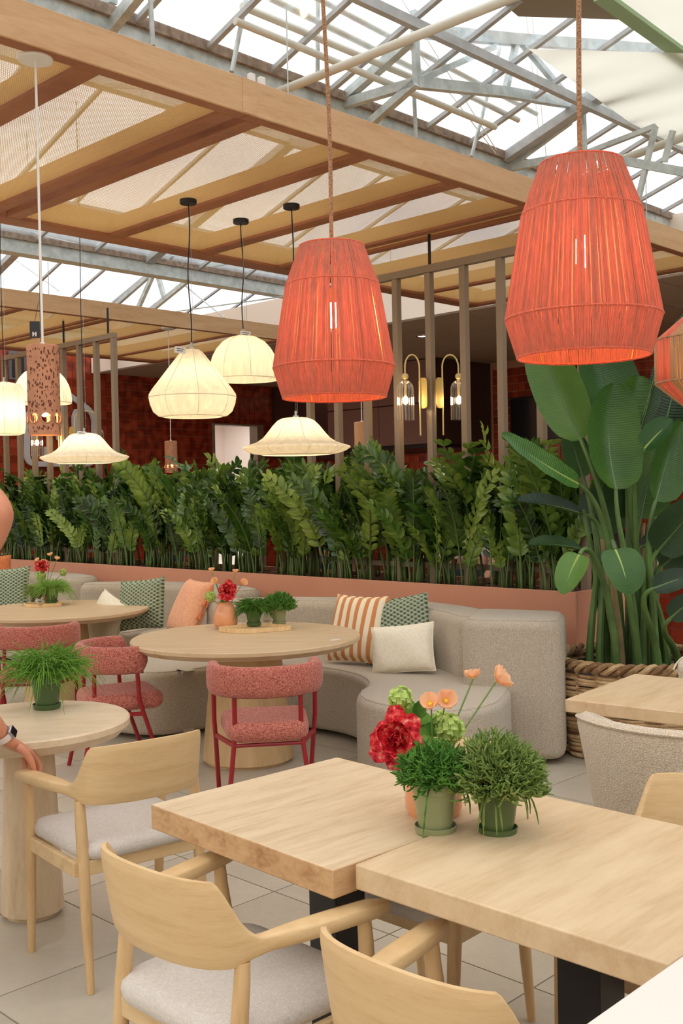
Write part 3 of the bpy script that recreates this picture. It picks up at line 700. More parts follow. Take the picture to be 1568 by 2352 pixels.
def paddle(px0,px1,wd,d0,d1,root,face=(0,-1,.2),mat='bop',fold=.3,arch=.12,curl=.0,twist=0,stalk=True,bow=0.0):
    A=at_d(*px0,d0); B=at_d(*px1,d1); L=(B-A).length; wd=wd*((d0+d1)/2)/F
    d=(B-A).normalized(); fn=Vector(face); s=d.cross(fn).normalized(); n=s.cross(d).normalized()
    seg=16; vs=[]; fs=[]; uv=[]; mid=[]
    for i in range(seg+1):
        t=i/seg; tt=max(.004,min(.995,t)); ww=wd*.5*min(1,(tt**.30)*((1-tt)**.42)*1.52)
        c=A+d*L*t+n*(arch*L*math.sin(PI*t*.8)-curl*L*t*t)+s*bow*L*math.sin(PI*t); mid.append(c)
        for j in range(7):
            q=(j-3)/3; vs.append(c+s*ww*q+n*(abs(q)**1.3*ww*fold*2+.012*math.sin(t*21+j*2.1)*abs(q)*L/1.0*.5)); uv.append((t*14,q))
    for i in range(seg):
        for j in range(6): a=i*7+j; fs.append((a,a+1,a+8,a+7))
    mb=MB().add(vs,fs); m=mb.mesh('leaf'); ul=m.uv_layers.new(name='UVMap')
    for lp_ in m.loops: ul.data[lp_.index].uv=uv[lp_.vertex_index]
    o=bpy.data.objects.new('leaf',m); COL.objects.link(o); m.materials.append(M[mat]); m.polygons.foreach_set('use_smooth',[True]*len(m.polygons))
    o.parent=bp; o.matrix_parent_inverse=Matrix.Translation(-bp.location)
    rb=MB().tube([p+n*(-.004 if True else 0) for p in mid],[.010*(1-.8*i/seg) for i in range(seg+1)],6).build('midrib',M['bop_rib' if mat in('bop','bop_light') else 'bop_stem'],None); rb.parent=o
    if stalk:
        r0=BC+Vector((root[0],root[1],.5)); sk=bez(r0,r0+Vector((0,0,.55*(A.z-.5))),A-d*.35*min(1,(A-r0).length)*.8-Vector((0,0,.0)),A)
        sb=MB().tube(sk,[.026*(1-.55*i/14) for i in range(15)],8).build('stalk',M['bop_stem'],None); sb.parent=bp; sb.matrix_parent_inverse=Matrix.Translation(-bp.location)
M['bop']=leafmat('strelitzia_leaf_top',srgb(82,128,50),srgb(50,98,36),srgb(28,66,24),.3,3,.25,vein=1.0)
M['bop_light']=leafmat('strelitzia_leaf_lit',srgb(120,160,66),srgb(84,128,46),srgb(56,98,36),.35,3,.3,vein=1.0)  # brighter green: light from above painted into the drooping leaves' colour
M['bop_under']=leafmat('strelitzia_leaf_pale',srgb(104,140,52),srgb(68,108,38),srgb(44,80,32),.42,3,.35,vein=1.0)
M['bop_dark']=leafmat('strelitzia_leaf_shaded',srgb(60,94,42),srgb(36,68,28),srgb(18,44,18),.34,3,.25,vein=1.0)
paddle((1328,1112),(1150,999),66,6.25,5.95,(-.12,-.05),(.25,-.85,.5),'bop',.14,.05,.02,bow=-.06)
paddle((1333,1010),(1226,768),122,6.45,6.75,(-.05,.05),(-.35,-1,.15),'bop_under',.34,-.06)
paddle((1414,1124),(1416,878),136,6.30,6.45,(.0,-.1),(.05,-1,.1),'bop_under',.36,-.10,bow=-.04)
paddle((1425,1000),(1360,760),150,6.75,6.95,(.02,.15),(.1,-1,.2),'bop_under',.34,-.08)
paddle((1440,1015),(1468,862),92,6.5,6.6,(.05,.05),(-.1,-1,.1),'bop_under',.34,-.05,stalk=False)
paddle((1505,1150),(1572,966),104,6.35,6.5,(.12,-.08),(.2,-1,.1),'bop_under',.34,-.08)
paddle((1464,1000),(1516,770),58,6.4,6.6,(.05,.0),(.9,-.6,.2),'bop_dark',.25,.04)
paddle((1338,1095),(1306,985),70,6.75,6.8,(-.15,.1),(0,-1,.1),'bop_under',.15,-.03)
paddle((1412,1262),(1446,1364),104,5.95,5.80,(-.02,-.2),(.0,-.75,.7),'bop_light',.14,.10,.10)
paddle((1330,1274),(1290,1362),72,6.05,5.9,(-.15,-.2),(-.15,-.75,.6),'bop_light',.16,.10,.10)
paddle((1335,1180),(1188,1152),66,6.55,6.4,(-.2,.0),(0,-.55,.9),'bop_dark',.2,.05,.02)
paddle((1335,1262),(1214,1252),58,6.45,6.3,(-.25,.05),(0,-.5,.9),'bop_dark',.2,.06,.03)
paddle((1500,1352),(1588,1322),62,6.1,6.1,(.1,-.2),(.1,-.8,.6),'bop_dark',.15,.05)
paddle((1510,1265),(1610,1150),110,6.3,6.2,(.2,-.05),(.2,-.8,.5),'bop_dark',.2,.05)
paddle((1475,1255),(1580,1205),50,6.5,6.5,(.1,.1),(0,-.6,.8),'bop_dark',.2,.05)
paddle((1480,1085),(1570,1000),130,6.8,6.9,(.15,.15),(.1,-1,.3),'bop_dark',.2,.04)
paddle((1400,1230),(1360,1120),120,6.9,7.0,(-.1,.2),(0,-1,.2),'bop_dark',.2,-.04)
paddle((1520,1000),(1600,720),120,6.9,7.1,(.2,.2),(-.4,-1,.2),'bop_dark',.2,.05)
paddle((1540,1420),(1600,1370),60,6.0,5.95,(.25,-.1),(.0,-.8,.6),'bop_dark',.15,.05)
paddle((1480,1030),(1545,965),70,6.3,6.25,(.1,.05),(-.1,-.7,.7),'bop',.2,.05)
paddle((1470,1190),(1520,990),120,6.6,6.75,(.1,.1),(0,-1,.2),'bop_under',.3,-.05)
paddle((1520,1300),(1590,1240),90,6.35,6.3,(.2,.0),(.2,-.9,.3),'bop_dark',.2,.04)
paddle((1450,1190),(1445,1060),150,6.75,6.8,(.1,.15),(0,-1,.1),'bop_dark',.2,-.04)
for k in range(14):
    a=rnd.uniform(0,2*PI); r_=rnd.uniform(.05,.24); p0=Vector((r_*math.cos(a),r_*math.sin(a)*.7,-.01)); ln=rnd.uniform(.45,1.0)
    o=MB().tube(bez(p0,p0+Vector((0,0,.3*ln)),p0+Vector((p0.x*.3,p0.y*.3,.6*ln)),p0+Vector((p0.x*.8,p0.y*.8,ln)),8),[.034*(1-.6*i/8) for i in range(9)],8).build('stalk',M['bop_stem'] if k%3 else plain('dry_stalk_%s'%'abcdefghijklmn'[k],srgb(140,120,84),.7,var=.3),bp)
# ================================================================ SOFAS
def arc_outline(r0,r1,a0,a1,capr=None,n=48,e=5,full=True):
    # ring sector with rounded corners; angles in degrees (ccw outline)
    pts=[]; c0=min(capr or .12,(r1-r0)/2-.001)
    d1=c0/r1*180/PI; d0=c0/r0*180/PI
    def P(r,a): return Vector((r*math.cos(R(a)),r*math.sin(R(a))))
    for i in range(n+1): pts.append(P(r1,lerp(a0+d1,a1-d1,i/n)))
    def corner(pa,pc,pb):
        for k in range(1,e):
            t=k/e; pts.append((1-t)**2*pa+2*t*(1-t)*pc+t*t*pb)
    m0=(r1-r0)/2
    corner(P(r1,a1-d1),P(r1,a1),P(r1-c0,a1)); pts.append(P(r1-c0,a1)); 
    if r0+c0<r1-c0-.01: pts.append(P(r0+c0,a1))
    corner(P(r0+c0,a1),P(r0,a1),P(r0,a1-d0))
    for i in range(n+1): pts.append(P(r0,lerp(a1-d0,a0+d0,i/n)))
    corner(P(r0,a0+d0),P(r0,a0),P(r0+c0,a0)); pts.append(P(r0+c0,a0))
    if r0+c0<r1-c0-.01: pts.append(P(r1-c0,a0))
    corner(P(r1-c0,a0),P(r1,a0),P(r1,a0+d1))
    return pts
def sofa(label,cu,cv,seats,backs,block=None):
    t=thing('curved_sofa',label,'sofa',W(cu,cv,0),ROTU)
    def part(nm,ol,z0,z1,r,rb):
        o=MB().puff(ol,z0,z1,r,rb,6).build(nm,M['sofa'],t,angle=60)
        k=len(ol); nrm=[]
        for i in range(k):
            tt=(ol[(i+1)%k]-ol[i-1]).normalized(); nrm.append(Vector((tt.y,-tt.x)))
        q=[Vector((p.x-n_.x*r*.55,p.y-n_.y*r*.55,z1-r*.12)) for p,n_ in zip(ol,nrm)]
        MB().tube(q,.0045,5,closed=True).build('piping',M['sofa'],o)
    for a0,a1,r0,r1,cap in seats: part('seat',arc_outline(r0,r1,a0,a1,cap),.03,.45,.05,.04)
    for a0,a1,r0,r1 in backs: part('backrest',arc_outline(r0,r1,a0,a1,.155),.05,.83,.07,.05)
    if block:
        pts=rounded([Vector((p[0]-cu,p[1]-cv)) for p in block],.13,7); part('end_block',[Vector((p.x,p.y)) for p in pts],.03,.842,.06,.05)
    return t
sofa('curved taupe sofa with three cushions around the centre round table',4.14,4.9,[(-86,58,.74,1.60,.42),(60,100,.74,1.58,.30)],[(-42,60,1.30,1.62)],
     [(4.93,3.86),(5.20,3.32),(5.68,3.60),(5.50,4.17)])
sofa('curved taupe sofa behind the round table with a peach tasselled cushion',4.30,7.27,[(-50,18,.80,1.60,.30),(20,60,.80,1.60,.30)],[(-30,52,1.30,1.62)])
sofa('curved taupe sofa at the far end with its back against the planter',4.30,9.66,[(-30,60,.80,1.60,.30)],[(-26,57,1.30,1.62)])
# ================================================================ CUSHIONS
def cushion(name,label,mat,px,d,w_,h_,th,az,tilt,roll=0,pinch=.10,group=None,parts=None):
    c=at_d(*px,d); t=thing(name,label,'cushion',c,0)
    nx,ny=22,20; vs=[]; fs=[]
    def P(i,j,sg):
        x=-1+2*i/nx; y=-1+2*j/ny; ex=1-abs(x)**3.2; ey=1-abs(y)**3.2
        k=1-pinch*((1-y*y)*.6 if abs(x)>.999 else (1-y*y)*abs(x)**4*.6); kk=1-pinch*(1-x*x)*abs(y)**4*.6
        hgt=th/2*(max(0,ex)**.42)*(max(0,ey)**.42); hgt*=1+.05*math.sin(x*5+y*3)
        return Vector((x*w_/2*k,sg*(hgt+.001),y*h_/2*kk))
    for sg in (-1,1):
        o=len(vs)
        for j in range(ny+1):
            for i in range(nx+1): vs.append(P(i,j,sg))
        for j in range(ny):
            for i in range(nx):
                a=o+j*(nx+1)+i; q=(a,a+1,a+nx+2,a+nx+1); fs.append(q if sg<0 else q[::-1])
    Mx=Matrix.Rotation(R(az),3,'Z')@Matrix.Rotation(R(-tilt),3,'X')@Matrix.Rotation(R(roll),3,'Y')
    o=MB().add(vs,fs).build('cover',M[mat],t,angle=70); o.rotation_euler=Mx.to_euler()
    edge=[P(i,0,1) for i in range(nx)]+[P(nx,j,1) for j in range(ny)]+[P(nx-i,ny,1) for i in range(nx)]+[P(0,ny-j,1) for j in range(ny)]
    MB().tube([Vector((p.x,0,p.z)) for p in edge],.005,5,closed=True).build('seam',M[mat],o)
    return t,o
# az turns the cushion about the vertical (0 = facing the camera), tilt leans it back
cushion('cushion','cream lumbar cushion lying in front of the green knit one','ivory',(925,1490),6.72,.42,.31,.13,-22,18,-7)
cushion('cushion','green waffle knit cushion standing between striped and cream cushions','knit',(912,1450),7.0,.46,.46,.14,-20,16,-9)
cushion('cushion','cream cushion with orange stripes beside the rim of the centre table','stripe',(822,1444),7.10,.42,.46,.15,-34,20,0)
tq,tc=cushion('cushion','peach cushion with orange tassels leaning on the sofa behind the centre table','peach',(436,1396),7.9,.44,.44,.15,-58,26,0)
for k in range(5):
    z=-.2+.1*k; a=MB(); 
    for q in range(14):
        an=rnd.uniform(0,6.28); a.tube([(.21,0,z),(.225+.012*math.cos(an),.01*math.sin(an),z-.03),(.23+.02*math.cos(an),.02*math.sin(an),z-.075)],.004,4)
    tag(a.build('tassel',M['tassel'],tc),kind='stuff')
cushion('cushion','green waffle knit cushion beside the left round table on the second sofa','knit',(326,1388),8.35,.41,.40,.14,-24,14,-6)
cushion('cushion','ivory cushion lying half hidden behind the left round table','ivory',(246,1424),8.45,.36,.40,.14,-40,16,18)
cushion('cushion','green waffle knit cushion at the far left on the last sofa','knit',(14,1362),9.3,.44,.44,.14,-10,12,-4)
tq,tc=cushion('cushion','small orange cushion edge peeping in behind the far left knit cushion','tassel',(-14,1315),10.6,.34,.34,.12,20,14)
# ================================================================ ROUND TABLES
def round_table(label,c,r,th,rb,rt,h=.75,top='round_wood',base='base_wood',ch=.5):
    t=thing('round_table',label,'table',c)
    MB().lathe([(.001,h),(r-.006,h),(r,h-.006),(r,h-th*.45),(r-th*ch*1.6,h-th),(.001,h-th)],96).build('tabletop',M[top],t,angle=30)
    MB().lathe([(rb-.02,0),(rb-.02,.018),(rb,.02),(lerp(rb,rt,.5),.36),(rt,h-th-.001),(.001,h-th-.0005)],64,cap0=True).build('pedestal',M[base],t,angle=30)
    return t
RT1=Vector((-.592,6.366,0)); RT2=Vector((-2.2,8.15,0)); RT3=Vector((-1.225,4.06,0))
round_table('large round oak table with cone base in front of the curved sofa',RT1,.69,.055,.275,.205)
round_table('round oak table at the left edge with a red flower arrangement',RT2,.69,.055,.275,.205)
round_table('small round travertine table with one grassy potted plant',RT3,.385,.062,.118,.092,top='travertine_top',base='travertine',ch=.35)
# ================================================================ POTTED PLANTS
def strands(n,seed,kind,rad,ht):
    r=random.Random(seed); mb=MB()
    for k in range(n):
        a=r.uniform(0,2*PI)
        if kind=='fine':
            p=Vector((r.uniform(0,.6)*rad*.45*math.cos(a),r.uniform(0,.6)*rad*.45*math.sin(a),0)); out=r.uniform(.25,1.0)*rad; up=ht*r.uniform(.3,1.35)*(1-.35*out/rad); dr=r.uniform(-.25,1.0)*out*.9
            c=Vector((math.cos(a+r.uniform(-.3,.3)),math.sin(a+r.uniform(-.3,.3)),0)); e=p+c*out+Vector((0,0,up-dr))
            pts=bez(p,p+Vector((0,0,up*.7))+c*out*.15,p+c*out*.65+Vector((0,0,up*1.05)),e,5); th=r.uniform(.0012,.0019)
            mb.tube(pts,[th]*5+[th*.4],4,cap=False)
            if r.random()<.8:
                b=pts[3]; 
                for q in range(2): mb.tube([b,b+Vector((r.uniform(-1,1),r.uniform(-1,1),r.uniform(-.5,.7)))*.022,b+Vector((r.uniform(-1,1),r.uniform(-1,1),r.uniform(-1,.5)))*.04],[th,th*.8,th*.4],4,cap=False)
        else:
            u_=r.uniform(-.15,1); s=math.sqrt(max(0,1-u_*u_)); f=r.uniform(.45,1.0); d=Vector((s*math.cos(a),s*math.sin(a),u_))
            p=Vector((d.x*rad*f*.85,d.y*rad*f*.85,.012+max(-.2,d.z)*ht*f*.8)); th=r.uniform(.0020,.0030)
            for q in range(3):
                dd=(d*1.0+Vector((r.uniform(-.8,.8),r.uniform(-.8,.8),r.uniform(-.4,.9)))).normalized(); l=r.uniform(.014,.03)
                m=p+dd*l*.5; e=p+(dd+Vector((r.uniform(-.4,.4),r.uniform(-.4,.4),r.uniform(-.2,.4)))).normalized()*l
                mb.tube([p,m,e],[th,th,th*.6],4,cap=True); p2=e if q==0 else p
                p=p2
    return mb
def potted(label,loc,rt,h,mat,kind,n,rad,ht,seed,fmat,saucer=True,droop=0):
    t=thing('potted_plant',label,'potted plant',loc)
    z0=.012 if saucer else 0; rb=rt*.72
    MB().lathe([(rb,z0+.002),(lerp(rb,rt,.8),z0+h*.76),(rt*.985,z0+h*.77),(rt,z0+h*.80),(rt*1.02,z0+h),(rt*.93,z0+h),(rt*.9,z0+h*.86)],40,cap0=True).build('pot',M[mat],t,angle=35)
    if saucer: MB().lathe([(rt*.78,0),(rt*.86,.004),(rt*.92,.02),(rt*.88,.021),(rt*.80,.010),(.001,.009)],36,cap0=True).build('saucer',M[mat],t,angle=35)
    MB().lathe([(.001,z0+h*.88),(rt*.91,z0+h*.87)],24).build('soil',M['soil'],t)
    mb=strands(n,seed,kind,rad,ht)
    if droop:
        r=random.Random(seed+5)
        for k in range(droop):
            a=r.uniform(-2.6,.6); c=Vector((math.cos(a),math.sin(a),0)); l=r.uniform(.7,1.15)
            mb.tube(bez(c*rt*.7,c*rt*1.25+Vector((0,0,.02)),c*rt*(1.3+.4*l)+Vector((0,0,-.02)),c*rt*(1.25+.5*l)+Vector((r.uniform(-.01,.01),0,-h*l*.75)),6),[.0022]*6+[.001],4,cap=False)
    o=mb.build('foliage',M[fmat],t); o.location=(0,0,z0+h*.9); tag(o,kind='stuff'); return t
T1Z=.75
TBZ=.756
potted('sage green glazed pot with a dense green cushion plant on the near table',at_z(1000,1912,T1Z),.058,.120,'pot2','bushy',900,.082,.075,3,'bushy',droop=3)
potted('darker green pot with a reddish tipped bushy plant on the near table',at_z(1143,1916,T1Z),.054,.108,'pot','bushy',1150,.118,.125,8,'bushy2',droop=9)
potted('dark green pot with long grassy strands on the small travertine table',at_z(108,1627,.75),.062,.118,'pot_dark','fine',420,.20,.13,5,'grass')
potted('green pot with fine grassy tufts in the middle of the centre tray',at_z(583,1437,.765),.052,.085,'pot_dark','fine',420,.13,.085,15,'grass')
potted('sage pot with a dark bushy plant at the right of the centre tray',at_z(641,1434,.765),.050,.095,'pot2','bushy',700,.10,.085,18,'bushy')
potted('green pot with drooping grassy strands on the left table tray',at_z(119,1385,.765),.056,.095,'pot_dark','fine',460,.18,.085,25,'grass')
potted('low dark pot with a sparse twiggy plant on the left table tray',at_z(84,1384,.765),.05,.06,'pot','fine',140,.15,.09,28,'bushy2')
def tray(label,px,L,wd,z):
    c=at_z(*px,z); t=thing('wavy_tray',label,'tray',c)
    ol=[]
    for k in range(64):
        a=2*PI*k/64; r_=1+.10*math.cos(2*a+.6)+.05*math.cos(3*a); ol.append(Vector((L/2*math.cos(a)*r_*.92,wd/2*math.sin(a)*(1-.18*math.cos(2*a+1)),0)))
    n=len(ol); inn=[p*.955 for p in ol]
    MB().loft([[p for p in inn],[p+Vector((0,0,.010)) for p in inn]]).build('tray_base',M['tray'],t,smooth=False)
    MB().loft([[p+Vector((0,0,z_)) for p in q] for q,z_ in ((inn,0),(ol,0),(ol,.026),(inn,.026))],closed=True).build('tray_rim',M['tray'],t,angle=30)
    return t
tray('wavy bamboo tray with vase and two pots on the centre table',(582,1448),.46,.24,.751)
tray('wavy bamboo tray with potted plants on the left round table',(97,1392),.30,.20,.751)
# ================================================================ VASES AND FLOWERS
def vase(label,loc,r,h,sc=1):
    t=thing('vase',label,'vase',loc)
    MB().lathe([(r*.86,0),(r*.98,h*.10),(r,h*.25),(r*.93,h*.55),(r*.72,h*.80),(r*.60,h*.93),(r*.64,h),(r*.58,h),(r*.54,h*.92),(r*.6,h*.7)],48,cap0=True).build('body',M['vase'],t,angle=60)
    return t
def petal(mb,c,d,n,L,wd,cup=.4,seg=4,wav=0,r=None):
    d=d.normalized(); s=d.cross(n).normalized(); n=s.cross(d); vs=[]; fs=[]
    for i in range(seg+1):
        t=i/seg; ww=wd*.5*math.sin(PI*(.14+.76*t))**.7; cc=c+d*L*(t-.15*cup*t*t)+n*(cup*L*t*t)
        for j in range(5):
            q=(j-2)/2; vs.append(cc+s*ww*q+n*(cup*ww*.5*q*q+(wav*L*math.sin(t*9+q*5+(r or 0)) if wav else 0)))
    for i in range(seg):
        for j in range(4): a=i*5+j; fs.append((a,a+1,a+6,a+5))
    mb.add(vs,fs)
def stemto(t,foot,bend=.2):
    MB().tube(bez(foot,foot*.6+Vector((0,0,foot.z*0)),foot*.25+Vector((0,0,-.0)),Vector((0,0,0)),8),[.0022]*9,6).build('stem',M['stem'],t)
def poppy(label,head,foot,size,face,seed):
    r=random.Random(seed); t=thing('poppy',label,'flower',head); stemto(t,foot-head); fn=Vector(face).normalized(); a0=fn.orthogonal().normalized(); b0=fn.cross(a0)
    for k in range(5):
        a=2*PI*k/5+r.uniform(-.2,.2); d=a0*math.cos(a)+b0*math.sin(a); mb=MB(); petal(mb,fn*.004,d+fn*.35,fn,size*r.uniform(.9,1.1),size*1.25,.45,5,.04,k); mb.build('petal',M['poppy'],t,angle=80)
    mb=MB(); mb.ball(fn*size*.22,size*.2,8,6); 
    for k in range(14):
        a=2*PI*k/14; mb.tube([fn*size*.1,fn*size*.5+(a0*math.cos(a)+b0*math.sin(a))*size*.22],.0008 if size<.05 else .001,4)
    mb.build('stamens',M['poppy_heart'],t)
def viburnum(label,head,foot,size,seed):
    r=random.Random(seed); t=thing('viburnum',label,'flower',head); stemto(t,foot-head); mb=MB()
    for k in range(130):
        z=r.uniform(-1,1); a=r.uniform(0,6.283); s=math.sqrt(1-z*z); n=Vector((s*math.cos(a),s*math.sin(a),z)); c=n*size*r.uniform(.72,1.0); o=n.orthogonal().normalized(); b=n.cross(o)
        for q in range(4):
            an=q*PI/2+r.uniform(-.3,.3); petal(mb,c,o*math.cos(an)+b*math.sin(an)+n*.25,n,size*.26,size*.24,.2,2)
    tag(mb.build('florets',M['viburnum'],t,angle=80),kind='stuff'); MB().ball((0,0,0),size*.72,12,8).build('core',M['viburnum'],t)
def ruby(label,head,foot,size,face,seed):
    r=random.Random(seed); t=thing('parrot_tulip',label,'flower',head); stemto(t,foot-head); fn=Vector(face).normalized(); a0=fn.orthogonal().normalized(); b0=fn.cross(a0)
    for ring,(n_,tilt,sz,cup) in enumerate(((8,.05,1.0,.15),(8,.5,.85,.35),(6,1.1,.62,.5),(5,2.2,.45,.6))):
        for k in range(n_):
            a=2*PI*(k+.5*ring)/n_+r.uniform(-.25,.25); d=a0*math.cos(a)+b0*math.sin(a); mb=MB(); petal(mb,fn*.004*ring,d+fn*(tilt+r.uniform(-.15,.2)),fn,size*sz*r.uniform(.85,1.15),size*sz*.8,cup,6,.06,k*1.7); mb.build('petal',M['ruby'],t,angle=80)
def leafy(label,head,foot,n,size,seed):
    r=random.Random(seed); t=thing('flower_leaf',label,'leaf spray',head); stemto(t,foot-head)
    for k in range(n):
        mb=MB(); d=Vector((r.uniform(-1,1),r.uniform(-.7,.5),r.uniform(-.3,.9))); leaflet(mb,Vector((0,0,0)),d,Vector((r.uniform(-.3,.3),-1,.5)),size*r.uniform(.7,1.2),size*.7,.15,.2); mb.build('leaf',M['bushy'],t,angle=80)
def vz(px,py,d): return at_d(px,py,d)
# near table arrangement
VA=at_z(996,1868,T1Z); vase('peach glazed vase hidden behind the pots on the near table',VA,.076,.175); ft=VA+Vector((0,0,.10))
d0=VA.y
ruby('large red and white parrot tulip in the near table vase',vz(916,1700,d0-.05),ft,.080,(-.25,-1,.25),1)
poppy('fully opened peach poppy low over the green leaves on the near table',vz(1022,1612,d0),ft,.036,(.1,-.9,.5),2)
poppy('half closed peach poppy left of the opened one on the near table',vz(990,1622,d0-.02),ft,.034,(-.3,-.7,.8),3)
poppy('small peach poppy on a tall stem seen against the sofa seat',vz(1086,1560,d0+.04),ft,.030,(-.1,.1,1),4)
poppy('largest peach poppy topping the near bouquet, tilted to the right',vz(1138,1567,d0+.03),ft,.042,(.75,-.15,.6),5)
viburnum('lime viburnum ball at the upper left of the near bouquet',vz(920,1605,d0+.02),ft,.032,6)
viburnum('lime viburnum ball at the right of the near bouquet',vz(1035,1672,d0),ft,.038,7)
viburnum('lime viburnum ball between the leaves behind the opened near poppy',vz(1012,1655,d0+.05),ft,.026,8)
leafy('green leaves under the opened poppy of the near bouquet',vz(988,1690,d0+.01),ft,7,.07,9)
leafy('green leaf spray between the tulip and upper viburnum near the front',vz(955,1650,d0+.03),ft,5,.055,10)
# centre table arrangement
VB=at_z(518,1438,.765); vase('peach glazed vase with red tulip on the centre tray',VB,.078,.155); ft=VB+Vector((0,0,.09)); d0=VB.y
ruby('red parrot tulip in the vase on the centre table',vz(522,1358,d0-.05),ft,.068,(0,-1,.3),11)
for lb,x,y,s,fc in (('peach poppy highest at the left of the centre vase',486,1313,.027,(-.1,0,1)),('peach poppy highest at the right of the centre vase',540,1316,.027,(.1,0,1)),('peach poppy just left of the centre table tulip',496,1337,.034,(-.4,-.8,.5)),('peach poppy right of the centre table tulip',556,1340,.034,(.6,-.6,.5))): poppy(lb,vz(x,y,d0),ft,s,fc,x)
viburnum('lime viburnum hanging left of the centre table vase',vz(483,1370,d0),ft,.035,12)
leafy('dark green leaves under the centre table tulip',vz(518,1378,d0-.02),ft,5,.05,13)
# left table arrangement
VC=at_z(97,1382,.765); vase('vase half hidden by grassy pots on the left table',VC+Vector((.0,.12,0)),.06,.13); ft=VC+Vector((0,.12,.09)); d0=VC.y+.1
ruby('red parrot tulip above the pots on the left table',vz(97,1301,d0-.02),ft,.062,(0,-1,.4),21)
for lb,x,y,s,fc in (('upper peach poppy on the left table',116,1277,.030,(-.2,-.2,1)),('peach poppy on a thin stem at the right of the left table bouquet',130,1286,.030,(.3,-.2,1)),('large peach poppy overlapping the left table tulip',101,1294,.036,(.2,-.9,.5)),('small peach poppy at the outer left of the left table bouquet',88,1288,.026,(-.4,-.5,.8))): poppy(lb,vz(x,y,d0),ft,s,fc,x)
viburnum('lime viburnum below the tulip on the left table',vz(93,1322,d0-.04),ft,.042,22); viburnum('lime viburnum standing apart at the right on the left table',vz(145,1315,d0),ft,.030,23)
# ---- small things on the round tables
def jar(label,px,py,r,h):
    t=thing('glass_jar',label,'jar',at_z(px,py,.762)); MB().lathe([(.001,.002),(r*.9,.0),(r,.006),(r,h*.75),(r*.8,h*.85),(r*.85,h),(r*.78,h),(r*.72,h*.85),(r*.92,h*.73),(r*.9,.008),(.001,.007)],32).build('body',M['ribglass'],t,angle=50); return t
jar('small clear glass jar between the two pots on the centre tray',613,1429,.036,.075)
jar('small clear glass jar in front of the pots on the left table tray',92,1391,.040,.06)
ps=thing('paper_scrap','torn white paper scrap at the right rim of the centre table','paper',at_z(769,1470,.7505),.3)
plate([Vector(p) for p in ((-.03,-.008,0),(.0,-.012,0),(.026,-.002,0),(.034,.010,0),(.008,.006,0),(-.02,.010,0))],.002,DZ).build('sheet',M['paper'],ps,smooth=False)
# ================================================================ NEAR SQUARE TABLES
def square_table(label,cu,cv,su,sv,h,th,rz,mat,side=None,col=True):
    t=thing('square_table',label,'table',W(cu,cv,0),ROTU+rz)
    b=MB().box((0,0,h-th/2),(su,sv,th)).build('tabletop',M[mat],t,bevel=.004,angle=30)
    b.data.materials.append(M[side or mat])
    for p in b.data.polygons:
        if abs(p.normal.z)<.5: p.material_index=1
    if col:
        MB().box((0,0,(h-th)/2+.01),(.11,.11,h-th-.02)).build('column',M['black'],t,smooth=False,bevel=.004)
        MB().box((0,0,.006),(.42,.42,.012)).build('foot_plate',M['black'],t,smooth=False,bevel=.003); MB().box((0,0,h-th-.006),(.4,.4,.012)).build('top_plate',M['black'],t,smooth=False)
    return t
square_table('thick square oak table with knotty edge, left one of the joined pair',2.036,2.035,.705,.742,.75,.068,R(-2.5),'table_wood','table_side')
square_table('square oak table with smooth edge and the two pots, right of the joined pair',2.083,1.272,.735,.766,.757,.058,R(0),'table_wood2','table_wood2')
square_table('square oak table in front of the willow basket',4.06,1.82,.70,1.10,.752,.052,R(6),'table_wood2','table_wood2')
